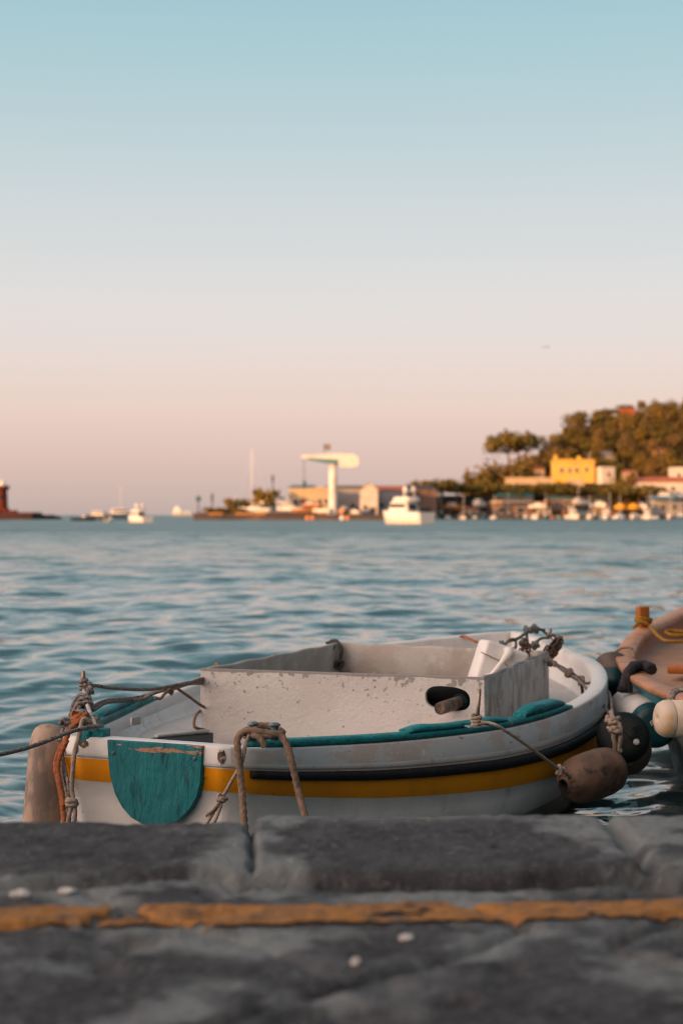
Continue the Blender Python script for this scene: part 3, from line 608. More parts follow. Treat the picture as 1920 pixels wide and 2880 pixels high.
rope("orange_rope", [(.0078, [(246, 2006, 5.02), (232, 2020, 5.0), (212, 2038, 5.0), (196, 2056, 5.0), (186, 2080, 4.98), (170, 2108, 4.98), (160, 2135, 4.97), (158, 2165, 4.95), (168, 2210, 4.94), (176, 2260, 4.93), (184, 2340, 4.9)]),
    (.0075, [(190, 2080, 4.97), (178, 2108, 4.965), (168, 2132, 4.955), (164, 2168, 4.945), (173, 2215, 4.93), (182, 2265, 4.92)]), (.0085, knot((222, 2014, 5.03), .013, 2.2, (0, 0, 1), .25, 11)), (.0085, knot((218, 2030, 5.02), .012, 1.8, (.6, 0, 1), .3, 12))], r_orange, "orange twisted rope knotted on the port bollard and hanging down the corner")
rope("beige_rope", [(.0068, [(255, 2030, 4.99), (236, 2022, 4.98), (228, 2045, 4.97), (222, 2075, 4.95), (212, 2110, 4.94), (206, 2160, 4.93), (203, 2215, 4.93), (206, 2250, 4.92), (196, 2290, 4.91), (188, 2340, 4.9)]),
    (.0078, coil((255, 2050, 5.05), .017, 3.4, .0125)), (.0066, knot((204, 2258, 4.92), .014, 2.6, (.3, .3, 1), .3, 13)), (.0066, [(206, 2250, 4.92), (212, 2285, 4.91), (206, 2340, 4.9)])], r_beige, "beige rope coiled on the port bollard and falling past the yellow band in a knot")
# rope from the starboard pin to the brown buoy
rope("buoy_lanyard", [(.0052, [(1352, 2031, 5.24), (1375, 2033, 5.23), (1398, 2041, 5.22), (1440, 2068, 5.26), (1500, 2110, 5.36), (1560, 2156, 5.5), (1575, 2166, 5.55), (1592, 2176, 5.59), (1604, 2190, 5.64), (1616, 2198, 5.72)]), (.006, coil((1339, 2038, 5.27), .0135, 3.3, .0105)), (.006, knot((1572, 2168, 5.53), .013, 2.4, (1, 0, -.5), .3, 15))], r_beige, "beige lanyard from the starboard steel pin to the eye of the brown buoy")
# lashing from the box's rear corner over the bow
rope("bow_lashing", [(.006, [(1541, 1850, 6.75), (1560, 1866, 6.72), (1600, 1888, 6.70), (1625, 1906, 6.66), (1645, 1921, 6.62), (1665, 1921, 6.6), (1705, 1942, 6.5), (1716, 1965, 6.38), (1721, 2000, 6.22)]), (.0055, [(1556, 1864, 6.72), (1612, 1902, 6.66), (1660, 1948, 6.52), (1690, 1975, 6.4), (1712, 2006, 6.2), (1742, 2030, 6.08)]),
    (.0055, [(1558, 1868, 6.72), (1590, 1892, 6.68), (1610, 1905, 6.66), (1640, 1922, 6.62)]), (.0062, knot((1546, 1862, 6.74), .014, 2, (1, 0, -.4), .3, 21)), (.0062, knot((1598, 1893, 6.68), .014, 2.3, (1, .3, -.4), .35, 22)), (.0058, knot((1634, 1915, 6.64), .014, 3, (1, .3, -.3), .4, 23)),
    (.0058, [(1528, 1850, 6.78), (1520, 1838, 6.82), (1512, 1842, 6.8), (1520, 1852, 6.74), (1538, 1862, 6.72)])], r_grey, "thin grey lashing with knots from the box's right rear corner over the gunwale")
rope("hanging_strap", [(.0065, [(1632, 1918, 6.66), (1636, 1940, 6.66), (1639, 1962, 6.66)])], r_dark, "short dark strap hanging from the grey lashing above the foredeck", "strap")
rope("fender_knot", [(.0085, [(1718, 2000, 5.860), (1722, 2022, 5.800), (1735, 2045, 5.790), (1724, 2070, 5.790), (1728, 2100, 5.800), (1720, 2130, 5.820)]), (.0085, knot((1722, 2026, 5.800), .018, 2, (0, .3, 1), .35, 31)), (.0085, knot((1728, 2052, 5.790), .018, 2.2, (.4, .3, 1), .35, 32)), (.008, [(1738, 2030, 5.790), (1744, 2056, 5.785), (1742, 2085, 5.790), (1738, 2108, 5.800), (1744, 2110, 5.790)])], r_beige, "chunky pale knotted rope hanging in front of the black fender")
rope("bow_ropes", [(.007, [(1432, 1802, 7.3), (1455, 1796, 7.35), (1478, 1780, 7.45), (1500, 1770, 7.55), (1530, 1772, 7.6)]), (.006, [(1420, 1812, 7.2), (1432, 1800, 7.25), (1447, 1799, 7.3), (1450, 1815, 7.28), (1444, 1824, 7.22), (1415, 1828, 7.1)]), (.007, knot((1412, 1813, 7.15), .013, 2, (1, 0, .3), .3, 41)), (.008, knot((1488, 1772, 7.55), .016, 2.2, (.2, .5, 1), .5, 42)), (.007, knot((1503, 1768, 7.58), .014, 2.2, (1, .5, .3), .5, 43)),
    (.007, [(1481, 1768, 7.5), (1480, 1790, 7.45), (1482, 1806, 7.35)]), (.007, [(1545, 1785, 7.6), (1560, 1788, 7.55), (1578, 1793, 7.4)]), (.006, [(1510, 1765, 7.6), (1530, 1778, 7.62), (1542, 1792, 7.6), (1520, 1796, 7.5), (1508, 1806, 7.4), (1502, 1816, 7.35)]), (.008, knot((1472, 1810, 7.2), .014, 2, (.2, 1, .3), .5, 44)), (.008, knot((1504, 1814, 7.25), .013, 2, (.2, 1, .3), .5, 45))], r_green, "tangled greenish ropes on the bow of the white boat")
rope("corner_cord", [(.0075, [(925, 1812, 7.3), (930, 1804, 7.32), (944, 1802, 7.30), (954, 1812, 7.24), (960, 1830, 7.22), (957, 1850, 7.22), (952, 1875, 7.22)]), (.0065, [(918, 1808, 7.3), (932, 1806, 7.27), (939, 1815, 7.22), (934, 1828, 7.2)]), (.008, knot((952, 1868, 7.2), .014, 1.5, (0, 1, 0), .4, 51))], r_dark, "dark cord looped over the box's left rear corner")
rope("small_loop", [(.006, [(604, 1878, 6.25), (606, 1870, 6.24), (612, 1868, 6.23), (616, 1874, 6.22), (617, 1886, 6.23)])], r_tan, "little tan loop of cord on the box's left wall near the front corner")
rope("orange_twine", [(.006, [(1288, 1794, 7.9), (1302, 1789, 7.88), (1318, 1796, 7.8), (1340, 1806, 7.7)])], r_orange, "orange twine lying over the port rail behind the white can")
# rusty chain bundles
m_rust = M("rusty_chain", (.10, .045, .022), .7, [((.03, .02, .016), 40, .45, .6), ((.22, .09, .035), 70, .6, .7)], (.8, 120))
def fringe(ptop, pbot, n, spread, label, group):
    mb = MB(); rr = random.Random(5)
    a, b = P(*ptop), P(*pbot)
    for i in range(n):
        o = Vector(((rr.random() - .5), (rr.random() - .5), (rr.random() - .5))) * spread; o2 = Vector(((rr.random() - .5), (rr.random() - .5), 0)) * spread * .6
        k = 6; pts = [a + (b - a) * (j / k) + (o * math.sin(3.14 * (j + .6) / (k + 1)) + o2 * j / k) + Vector((rr.uniform(-1, 1), rr.uniform(-1, 1), rr.uniform(-1, 1))) * .006 for j in range(k + 1)]
        mb.tube(spline(pts, .008), .0042, 0, 6, 300, .3)
    for i in range(16):
        t = rr.random(); c = a + (b - a) * t + Vector((rr.uniform(-1, 1), rr.uniform(-1, 1), rr.uniform(-1, 1))) * spread * .45
        mb.tube([c + Vector((math.cos(k) * .010, .3 * math.sin(k) * .01, math.sin(k) * .012)) for k in np.linspace(0, 6.28, 10)], .003, 0, 5)
    return mb.place("rusty_chain", m_rust, a, label, "chain", group)
fringe((1572, 1797, 7.1), (1541, 1853, 6.86), 12, .06, "rusty brown chain bundle slung over the outer right rear corner of the box", "rusty chains")
fringe((1476, 1818, 6.9), (1466, 1870, 6.8), 10, .05, "dark rusty chain bundle hanging inside the box beside the white can", "rusty chains")
# white plastic can lashed in the box
def jerrycan():
    c = P(1384, 1862, 6.5); root = empty("jerrycan", c, 0, "white plastic jerrycan with a red cap tilted in the box's right rear corner", "jerrycan")
    m_pl = M("white_plastic", (.70, .67, .65), .38, [((.60, .565, .54), 6, .45, .7), ((.3, .27, .25), 40, .72, .78)], (.08, 20))
    X = Vector((.93, .16, -.33)).normalized(); Z = Vector((.33, .10, .94)); Z = (Z - X * Z.dot(X)).normalized(); Y = Z.cross(X)
    Mx = Matrix((X, Y, Z)).transposed().to_4x4()
    b = bmesh.new(); bmesh.ops.create_cube(b, size=1)
    for v in b.verts: v.co.x *= .19; v.co.y *= .13; v.co.z *= .20
    bmesh.ops.bevel(b, geom=b.edges[:], offset=.017, segments=4, profile=.5, affect='EDGES')
    mb = MB(); mb.bm(b, 0, True, Mx @ Matrix.Translation((.028, 0, -.022))); mb.build("can_body", m_pl, root)
    mb = MB(); mb.tube(spline([Mx @ Vector(p) for p in ((.030, -.058, .062), (.034, -.088, .056), (.016, -.092, .025), (-.004, -.092, -.02), (-.016, -.085, -.056), (-.018, -.06, -.066))], .006), [.019] * 4 + [.0135] * 200, 0, 12) if False else None
    sp = spline([Mx @ Vector(p) for p in ((.024, -.052, .058), (.030, -.084, .056), (.018, -.092, .028), (.0, -.092, -.02), (-.014, -.085, -.056), (-.018, -.055, -.064))], .006)
    rs = [float(np.interp(i / len(sp), [0, .25, .42, .8, 1], [.019, .018, .0105, .0095, .014])) for i in range(len(sp))]
    mb.tube(sp, rs, 0, 14); mb.build("handle", m_pl, root)
    mb = MB(); mb.lathe([(.02, 0), (.021, .012), (.019, .02), (.004, .021)], Mx @ align((-.1, -1, -.25), (-.026, -.062, -.084)), 18); mb.build("cap", M("red_cap", (.30, .03, .025), .45), root)
    mb = MB(); ring_ = [Mx @ Vector(p) for p in ((-.0775, -.068, .02), (0, -.0685, .012), (.02, -.094, .008), (.06, -.070, -.004), (.12, -.067, -.02))]
    mb.tube(ring_, .0022, 0, 6); mb.build("tie_cord", r_tan, root)
jerrycan()
# pole inside the box; black rolls added to darken its opening
mb = MB(); pa, pb = P(1236, 1993, 5.60), P(1330, 1962, 5.98)
mb.tube([pa + (pb - pa) * t for t in (0, .004, .02, .4, .8, 1.6)], [.018, .021, .0225, .0225, .0225, .0225], 0, 16); pole = mb.place("wooden_pole", M("old_wood", (.15, .105, .08), .8, [((.07, .05, .04), 30, .45, .6, (1, 1, .4)), ((.26, .2, .16), 50, .6, .7)], (.6, 70)), pa, "weathered round pole end poking out of the oval opening in the box", "pole")
mb = MB(); qa, qb = pa + (pb - pa) * .55, pa + (pb - pa) * 1.3
ls = [qa + (qb - qa) * t for t in np.linspace(0, 1, 24)]; mb.tube(ls, [.030 + .004 * math.sin(i * 1.9) for i in range(24)], 0, 16); w_ = mb.build("wrapping", M("dark_teal_cloth", (.012, .05, .055), .8, [((.006, .02, .024), 30, .4, .6)], (.6, 60)), None); w_.data.transform(Matrix.Translation(-pa)); w_.parent = pole
mb = MB()
mt = (BW(*cNL) + BW(*cNR)) / 2; ex = (BW(*cNR) - BW(*cNL)).normalized(); ey = Vector((-ex.y, ex.x, 0))
for k, (o_, z_, r_q) in enumerate(((.09, .375, .035), (.13, .44, .045), (.10, .495, .030), (.20, .42, .06))):
    c0 = BW(*cNL) + ex * .62 + ey * o_; c1 = BW(*cNR) + ey * o_ - ex * .06
    mb.tube([Vector((c0.x, c0.y, z_)), Vector((c1.x, c1.y, z_))], r_q, 0, 14)
mb.place("opening_filler", M("black_tarp", (.006, .006, .007), .75), BW(*cNR), "black rolled tarpaulin added inside to darken the oval opening of the box", "filler")
# ------------------------------------------------------------------ fenders
def capsule(r, L_, e=.6, neck=True, n=10):
    pr = []
    for i in range(n + 1):
        a = math.pi / 2 * i / n; pr.append((r * math.sin(a) ** .8 if i else .001, -L_ / 2 - e * r * math.cos(a)))
    up = [(a, -b) for a, b in reversed(pr)]
    return pr + up
m_brown = M("brown_buoy", (.155, .092, .062), .55, [((.065, .042, .032), 5, .42, .60), ((.26, .175, .125), 8, .58, .72), ((.03, .022, .02), 12, .56, .66), ((.05, .03, .02), 90, .66, .74)], (.25, 40))
def brown_buoy():
    c = P(1664, 2181, 5.72); ax = Vector((-.80, -.56, -.16)).normalized(); root = empty("brown_buoy", c, 0, "scuffed brown plastic buoy with an eye hole hanging at the white boat's bow", "buoy")
    Mx = align(ax); r = .088
    pr = [(.002, -.135), (.035, -.132), (.062, -.118), (.080, -.092), (.087, -.055), (.088, 0), (.0865, .05), (.080, .085), (.066, .112), (.046, .128), (.030, .1335), (.029, .140), (.024, .142), (.0175, .139), (.0155, .13), (.014, .10), (.002, .095)]
    mb = MB(); mb.lathe(pr, Mx, 40, 0, [0] * 12 + [1] * 4); 
    for k in range(14):
        a = 2 * math.pi * k / 14; p0 = Vector((math.cos(a) * .032, math.sin(a) * .032, .1335)); p1 = Vector((math.cos(a) * .052, math.sin(a) * .052, .125))
        mb.tube([Mx @ p0, Mx @ ((p0 + p1) / 2 + Vector((0, 0, .0018))), Mx @ p1], .0022, 0, 6)
    mb.build("float", [m_brown, m_dark], root)
brown_buoy()
m_blk = M("black_green_vinyl", (.0045, .0075, .008), .5, [((.010, .015, .015), 6, .45, .7)], (.2, 24), spec=.1); m_brn = M("dirty_brown_vinyl", (.11, .08, .062), .5, [((.05, .04, .035), 8, .42, .65), ((.19, .15, .125), 14, .6, .72)], (.2, 30))
m_tealv = M("teal_vinyl", (.004, .050, .064), .4, [((.003, .022, .03), 7, .45, .68)], (.15, 26)); m_wv = M("white_vinyl", (.50, .50, .49), .42, [((.40, .37, .345), 5, .42, .65), ((.27, .22, .19), 16, .62, .74)], (.12, 22))
m_cream = M("cream_vinyl", (.50, .41, .325), .5, [((.36, .27, .20), 6, .45, .68), ((.55, .30, .07), 8, .58, .68), ((.24, .18, .145), 18, .64, .76)], (.2, 26))
def fender(name, c, ax, r, L_, m_body, m_cap, capfrac, label, e=.45, group="fenders between the boats", eye=True, folds=False):
    root = empty(name, c, 0, label, "fender", group); Mx = align(ax); H_ = L_ / 2
    zc = H_ - capfrac * L_
    mb = MB(); mb.lathe([(.003, -H_ - e * r), (r * .5, -H_ - e * r * .88), (r * .82, -H_ - e * r * .55), (r * .97, -H_ - e * r * .12), (r, -H_ + .01), (r * 1.005, 0), (r, zc)], Mx, 36); mb.build("body", m_body, root)
    pr = [(r * 1.0, zc), (r * 1.012, zc + .002), (r * 1.012, H_ - .01), (r * .985, H_ + e * r * .10), (r * .86, H_ + e * r * .42), (r * .62, H_ + e * r * .6), (r * .3, H_ + e * r * .66), (r * .12, H_ + e * r * .6), (.003, H_ + e * r * .5)]
    mb = MB(); mb.lathe(pr, Mx, 36); cap = mb.build("end_cap", m_cap, root)
    if folds:
        m2 = MB()
        for k in range(7):
            a = -.5 + k * .17; m2.tube([Mx @ Vector((.1 * r, .1 * r, H_ + e * r * .63)), Mx @ Vector((math.cos(a) * r * .4, math.sin(a) * r * .4, H_ + e * r * .665)), Mx @ Vector((math.cos(a) * r * .78, math.sin(a) * r * .78, H_ + e * r * .50))], [.004, .006, .001], 0, 8)
        m2.build("fold", m_cap, cap)
        m3 = MB(); m3.lathe([(.012, 0), (.0125, .004), (.009, .007), (.003, .0075)], Mx @ Matrix.Translation((.55 * r, .34 * r * -1, H_ + e * r * .60)), 14); m3.build("valve", M("valve_white", (.32, .31, .30), .4), cap)
    return root
def stern_fender(c, mat, label):
    root = empty("stern_fender", c, 0, label, "fender"); Mx = align((.07, .02, 1)); r = .060
    mb = MB(); mb.lathe([(.004, -.34), (.03, -.335), (.052, -.30), (r, -.22), (r * 1.02, -.1), (r, .0), (r * .98, .07), (r * .94, .105), (r * .86, .132), (r * .72, .150), (r * .5, .161), (r * .25, .165), (.004, .166)], Mx, 36); mb.build("body", mat, root)
   
fender("black_fender", P(1754, 2092, 5.98), (-.22, -.80, .50), .097, .15, m_brn, m_blk, .22, "fat black-capped fender with brown body wedged between the two boats", .35, folds=True)
fender("white_fender", (P(1845, 2046, 6.22) + P(1762, 1990, 6.72)) / 2, P(1845, 2046, 6.22) - P(1762, 1990, 6.72), .085, .46, m_wv, m_tealv, .16, "long white fender with a dark teal end cap lying along the wooden boat's side", .35)
fender("far_fender", P(1722, 1900, 7.35), (-.05, -.55, -.75), .082, .13, m_brn, m_tealv, .45, "small brown and teal fender furthest back between the two bows", .5)
fender("cream_fender", P(1932, 2021, 5.35), (-.97, -.22, .03), .0625, .16, m_cream, m_cream, .1, "cream orange-stained fender hanging at the right edge on the wooden boat", .75)
stern_fender(P(128, 2180, 5.18), M("pale_fender", (.46, .34, .26), .6, [((.31, .21, .15), 5, .42, .60, (1, 1, .35)), ((.17, .13, .11), 9, .54, .66, (1, 1, .5)), ((.50, .24, .05), 7, .62, .68), ((.08, .055, .045), 30, .66, .70, (1, 1, .6))], (.15, 30)), "tall pale scuffed fender hanging off the port stern corner")
def _q(): pass
fender("quay_fender", P(250, 2380, 4.75), (.0, -.93, .36), .052, .16, m_tealv, M("tan_vinyl", (.40, .27, .19), .55, [((.28, .18, .12), 8, .45, .65)]), .05, "tan-ended fender with dark rim under the stern, just above the quay edge", .3)
# ------------------------------------------------------------------ the wooden boat on the right
def wooden_boat():
    O = Vector((2.05, 7.2, 0)); root = empty("wooden_boat", O, 0, "tan wooden rowing boat with teal topside cut by the right edge", "boat")
    near = [(1.42, 4.9, .50), (1.27, 5.3, .50), P(1920, 1962, 5.72), P(1850, 1940, 6.02), P(1790, 1911, 6.38), P(1757, 1886, 6.80), P(1738, 1858, 7.15), P(1733, 1838, 7.45), P(1746, 1810, 7.95), P(1768, 1783, 8.35), P(1800, 1760, 8.70), P(1836, 1745, 9.02), P(1880, 1724, 9.45), P(1920, 1707, 9.80), (2.32, 10.05, .60), (2.6, 10.1, .6), (2.9, 9.7, .59), (3.05, 9.0, .56), (3.12, 8, .52), (3.1, 7, .5), (3.0, 6, .49), (2.8, 5.0, .49), (2.6, 4.7, .5)]
    near = [Vector(p) for p in near]; S = np.array(spline(near, .05) + spline([near[-1], near[0]], .05)[1:-1]); S = S - np.array(O)
    d = np.roll(S, -1, 0) - np.roll(S, 1, 0); n = np.stack([d[:, 1], -d[:, 0], d[:, 0] * 0], 1); n /= np.linalg.norm(n, axis=1)[:, None]
    for _ in range(4): n = np.roll(n, 1, 0) + 2 * n + np.roll(n, -1, 0); n /= np.linalg.norm(n, axis=1)[:, None]
    ctr = S.mean(0); 
    if ((S + n * .1 - ctr) ** 2).sum() > ((S - ctr) ** 2).sum(): n = -n
    def rg(dz, ins, z=None): Q = S + n * ins; return [Vector((p[0], p[1], (p[2] + dz) if z is None else z)) for p in Q]
    m_var = M("tan_varnish", (.43, .195, .098), .5, [((.27, .13, .07), 7, .45, .66), ((.50, .27, .16), 5, .55, .7), ((.12, .07, .06), 60, .68, .72)], (.3, 40)); m_floor = M("tan_floor", (.40, .20, .108), .6, [((.28, .15, .095), 4, .42, .66), ((.10, .06, .05), 70, .70, .74)], (.2, 50))
    m_inn = M("brown_liner", (.26, .11, .065), .55, [((.20, .08, .045), 6, .45, .65)], (.2, 40)); m_or = M("orange_wood", (.30, .095, .018), .5, [((.21, .06, .011), 9, .45, .65, (1, 1, .3))], (.2, 40))
    m_th = M("teal_topside", (.008, .19, .23), .4, [((.006, .13, .16), 5, .45, .68)], (.1, 30))
    mb = MB(); mb.loft([rg(-.022, .012), rg(-.10, .06), rg(-.105, .052), rg(-.125, .075), rg(-.25, .15), rg(0, .23, .10), rg(0, .26, -.02), rg(0, .4, -.15)], mis=[0, 1, 1, 1, 1, 1, 1]); mb.build("hull", [m_th, m_under], root)
    mb = MB(); mb.loft([rg(-.026, .0), rg(-.022, -.006), rg(-.006, -.006), rg(0, 0), rg(.001, .04), rg(0, .075), rg(-.008, .082), rg(-.03, .083)]); mb.build("gunwale", m_var, root)
    fz = np.interp(S[:, 1] + O.y, [5, 6.6, 7.4, 8.4, 9.8], [.035, .045, .07, .11, .16])
    def fr(k, ins, up=0): Q = S + n * ins; c2 = ctr; Q = c2 + (Q - c2) * (1 - k); return [Vector((a[0], a[1], S[i, 2] * (1 - k) + .55 * k - fz[i] + up)) for i, a in enumerate(Q)]
    mb = MB(); mb.loft([rg(-.02, .082), fr(0, .088, .02), fr(0, .10), fr(.05, .11, -.002), fr(.5, .11, -.03), fr(.95, .11, -.04)], mis=[0, 0, 1, 1, 1], cap1=True); mb.build("liner", [m_inn, m_floor], root)
    # bow post
    a, b = P(1806, 1762, 8.62) - O, P(1806, 1709, 8.62) - O; mb = MB(); mb.box((a + b) / 2, (.055, .05, .115), 0, (0, R(-3), .3), .006, 2, taper=(1.12, 1.1)); mb.build("bow_post", m_or, root)
    # thwart
    mb = MB(); c = P(1915, 1880, 6.9) - O; mb.box((c.x + .42, c.y - .10, c.z), (.95, .28, .035), 0, (0, 0, R(-22)), .006); mb.build("thwart", [m_or], root)
    return root
wooden_boat()
rope("yellow_rope", [(.0085, coil((1806, 1750, 8.62), .040, 2.4, .014, (.25, 0, 1))), (.0085, [(1780, 1766, 8.5), (1795, 1752, 8.52), (1812, 1752, 8.52), (1830, 1766, 8.5), (1846, 1785, 8.3), (1865, 1800, 8.15), (1880, 1803, 8.1), (1925, 1804, 8.1), (1990, 1802, 8.1)])], r_yellow, "yellow rope tied round the wooden boat's post and running along its floor")
rope("coiled_rope", [(.0105, [(1990, 1778, 8.6), (1920, 1776, 8.6), (1880, 1775, 8.6), (1872, 1780, 8.5), (1888, 1786, 8.4), (1940, 1788, 8.4), (1990, 1788, 8.4)])], r_yellow, "loose yellow rope loop lying on the wooden boat's floor near the far rail")
rope("fender_rope", [(.006, [(1776, 1826, 7.42), (1766, 1821, 7.44), (1745, 1824, 7.5), (1728, 1836, 7.5), (1717, 1855, 7.42), (1712, 1878, 7.38)]), (.006, [(1730, 1836, 7.48), (1725, 1856, 7.42), (1722, 1880, 7.38)]), (.007, [(1772, 1828, 7.40), (1780, 1838, 7.3), (1782, 1850, 7.25)])], r_tan, "thin tan cord over the wooden boat's rim holding the far small fender")
rope("cream_fender_rope", [(.0078, [(1935, 1934, 5.55), (1905, 1938, 5.56), (1888, 1950, 5.55), (1880, 1978, 5.5), (1876, 1990, 5.48)]), (.0078, [(1935, 1938, 5.5), (1908, 1942, 5.53), (1893, 1954, 5.5), (1888, 1975, 5.46)]), (.008, knot((1848, 2040, 5.6), .016, 2, (1, .2, .3), .35, 61)), (.007, [(1848, 2044, 5.6), (1860, 2036, 5.5), (1868, 2028, 5.42)])], r_grey, "grey rope looped over the wooden boat's rail to the cream fender")
def cloth():
    m_cl = M("black_cloth", (.016, .014, .017), .95, [((.05, .04, .045), 12, .5, .7, (1, 1, .4))], (.7, 50))
    mb = MB()
    for k in range(7):
        o = k * .011; pts = [P(1832 - k * 2, 1884 - k, 6.62 + o), P(1822 - k * 2, 1873, 6.68 + o), P(1800 - k * 3, 1873 + k % 3, 6.72 + o), P(1775 - k * 1.5, 1882 + k, 6.66 + o * .6), P(1765 - k * 1.2, 1900 + k, 6.58), P(1757 - k * 2.5 + 8, 1925, 6.55), P(1750 - k * 4 + 16, 1948 - (k * 5) % 9, 6.54)]
        sp = spline(pts, .012); mb.tube(sp, [.022 - .006 * i / len(sp) + .003 * math.sin(i * .8 + k) for i in range(len(sp))], 0, 8)
    mb.place("black_cloth", m_cl, P(1800, 1875, 6.7), "black rag draped over the wooden boat's rim above the white fender", "cloth")
cloth()
# white chips and a pebble on the paving
m_chip = M("white_chip", (.52, .50, .48), .8, [((.32, .3, .29), 40, .45, .65)], (.6, 80)); m_peb = M("brown_pebble", (.20, .15, .125), .8, [((.12, .09, .08), 40, .45, .65)], (.6, 80))
def chip(px, py, sx, sy, sz, mat, label, grp="chips of white stone on the quay"):
    x, y = q(px, py); Z, _ = quay_h(np.array([[x]]), np.array([[y]]))
    b = bmesh.new(); bmesh.ops.create_icosphere(b, subdivisions=3, radius=1); rr = random.Random(int(px))
    for v in b.verts:
        k = 1 + .28 * float(vnoise(np.array(v.co.x * 1.7 + px), np.array(v.co.y * 1.7 + v.co.z * 2))); v.co = Vector((v.co.x * sx * k, v.co.y * sy * k, v.co.z * sz * k))
    mb = MB(); mb.bm(b, 0, True); o = mb.build("stone_chip", mat); o.location = (x, y, QZ + float(Z[0, 0]) + sz * .45); tag(o, label, "stone", grp)
chip(58, 2512, .015, .010, .007, m_chip, "white stone chip in the joint at the far left of the quay")
chip(190, 2503, .013, .012, .005, m_chip, "flat pale stone chip in the joint right of the far-left white chip")
chip(1142, 2640, .010, .009, .004, m_chip, "white stone chip lying on the dark paving just below the yellow line")
chip(1000, 2712, .006, .006, .006, m_chip, "small upright white chip, nearest the camera on the paving")
chip(1122, 2482, .018, .013, .013, m_peb, "brown pebble stuck in the joint behind the yellow line", None)
# ------------------------------------------------------------------ far shore: ground
def ridge_z(u):
    py = np.interp(u, [900, 1180, 1300, 1390, 1450, 1520, 1600, 1680, 1760, 1850, 1920, 2100, 2400, 2800], [1452, 1450, 1435, 1385, 1340, 1310, 1262, 1205, 1180, 1172, 1175, 1190, 1270, 1440])
    return CAMZ + (HZ - py) / FPX * 620
def ground_z(x, y):
    u = 960 + x / y * FPX; t = np.clip((y - 492) / 128, 0, 1); t = t * t * (3 - 2 * t) * .5 + .5 * t
    return 1.0 + (np.maximum(ridge_z(u), 1.2) - 1.0) * t * np.clip((760 - y) / 140, 0, 1)
def build_hill():
    us = np.linspace(900, 2900, 90); ys = np.linspace(470, 760, 60); U, Y = np.meshgrid(us, ys); X = (U - 960) / FPX * Y; Z = ground_z(X, Y); Z[0] = -1
    mc = len(us); i = np.arange(len(ys) - 1)[:, None] * mc + np.arange(mc - 1)[None]; f = np.stack([i, i + 1, i + 1 + mc, i + mc], -1).reshape(-1, 4)
    me = bpy.data.meshes.new("hill"); me.from_pydata(np.stack([X, Y, Z], -1).reshape(-1, 3).tolist(), [], f.tolist()); me.polygons.foreach_set('use_smooth', [True] * len(f))
    me.materials.append(M("hill_ground", (.07, .065, .03), .95, [((.13, .09, .05), .12, .45, .65)])); o = bpy.data.objects.new("hill", me); COL.objects.link(o); tag(o, kind='structure')
build_hill()
m_quaystone = M("far_quay", (.085, .062, .055), .85, [((.05, .04, .036), .25, .42, .62), ((.20, .12, .06), .12, .6, .72)])
def ground_slab(name, px0, px1, d0, d1, h):
    mb = MB(); a, b = (px0 - 960) / FPX * d0, (px1 - 960) / FPX * d0; c, d = (px0 - 960) / FPX * d1, (px1 - 960) / FPX * d1
    lo = [Vector((a, d0, -1)), Vector((b, d0, -1)), Vector((d, d1, -1)), Vector((c, d1, -1))]; hi = [Vector((v.x, v.y, h)) for v in lo]
    mb.loft([lo, hi], 0, True, True, True, False); o = mb.build(name, m_quaystone); tag(o, kind='structure'); return o
ground_slab("pier", 548, 1215, 398, 470, 1.35)
ground_slab("marina_quay", 1216, 2700, 474, 520, 1.2)
# ------------------------------------------------------------------ trees
m_leaf = M("pine_leaf", (.135, .098, .014), .8, [((.06, .055, .011), .35, .40, .6), ((.21, .125, .016), .5, .52, .68)]); m_leaf2 = M("bush_leaf", (.155, .105, .017), .8, [((.075, .06, .012), .3, .4, .6), ((.24, .135, .02), .45, .52, .68)])
m_leaf3 = M("dry_leaf", (.18, .105, .03), .8, [((.10, .07, .022), .3, .4, .6)]); m_bark = M("bark", (.12, .07, .045), .9)
def crown_mesh(kind, seed):
    rr = random.Random(seed); mb = MB()
    lobes = []
    if kind == 'pine':
        for k in range(16): a = rr.random() * 6.28; q_ = math.sqrt(rr.random()); lobes.append((math.cos(a) * q_ * 3.6, math.sin(a) * q_ * 3.6, 6.6 + rr.uniform(-.5, .7) - .55 * q_, rr.uniform(1.0, 1.6), .62))
    elif kind == 'round':
        for k in range(17): v = Vector((rr.gauss(0, 1), rr.gauss(0, 1), rr.gauss(0, 1))).normalized() * rr.uniform(.3, 2.7); lobes.append((v.x, v.y, 3.2 + v.z * .95, rr.uniform(.6, 1.9), rr.uniform(.7, 1.3)))
    elif kind == 'tall':
        for k in range(13): h = rr.random(); lobes.append((rr.gauss(0, .75) * (1.2 - h), rr.gauss(0, .75) * (1.2 - h), 1.3 + 7 * h, 1.5 * (1.1 - .65 * h), 1.2))
    else:
        for k in range(9): lobes.append((rr.uniform(-1.8, 1.8), rr.uniform(-1.5, 1.5), rr.uniform(.5, 1.4), rr.uniform(.6, 1.0), .8))
    for lx, ly, lz, lr, fl in lobes:
        for k in range(70):
            v = Vector((rr.gauss(0, 1), rr.gauss(0, 1), rr.gauss(0, 1))).normalized(); d = lr * (rr.random() ** .45) * rr.choice((1, 1, 1.3))
            c = Vector((lx + v.x * d, ly + v.y * d, lz + v.z * d * fl)); s = rr.uniform(.16, .36)
            e1 = Vector((rr.gauss(0, 1), rr.gauss(0, 1), rr.gauss(0, 1))).normalized(); e2 = e1.cross(v + Vector((.01, .02, .03))); e2 = e2.normalized() if e2.length > 1e-4 else e1.orthogonal()
            mb.add([c + e1 * s, c + e2 * s * .8, c - e1 * s * .9, c - e2 * s * .7], [(0, 1, 2, 3)], 0, False)
    return mb, lobes
PROTO = {}
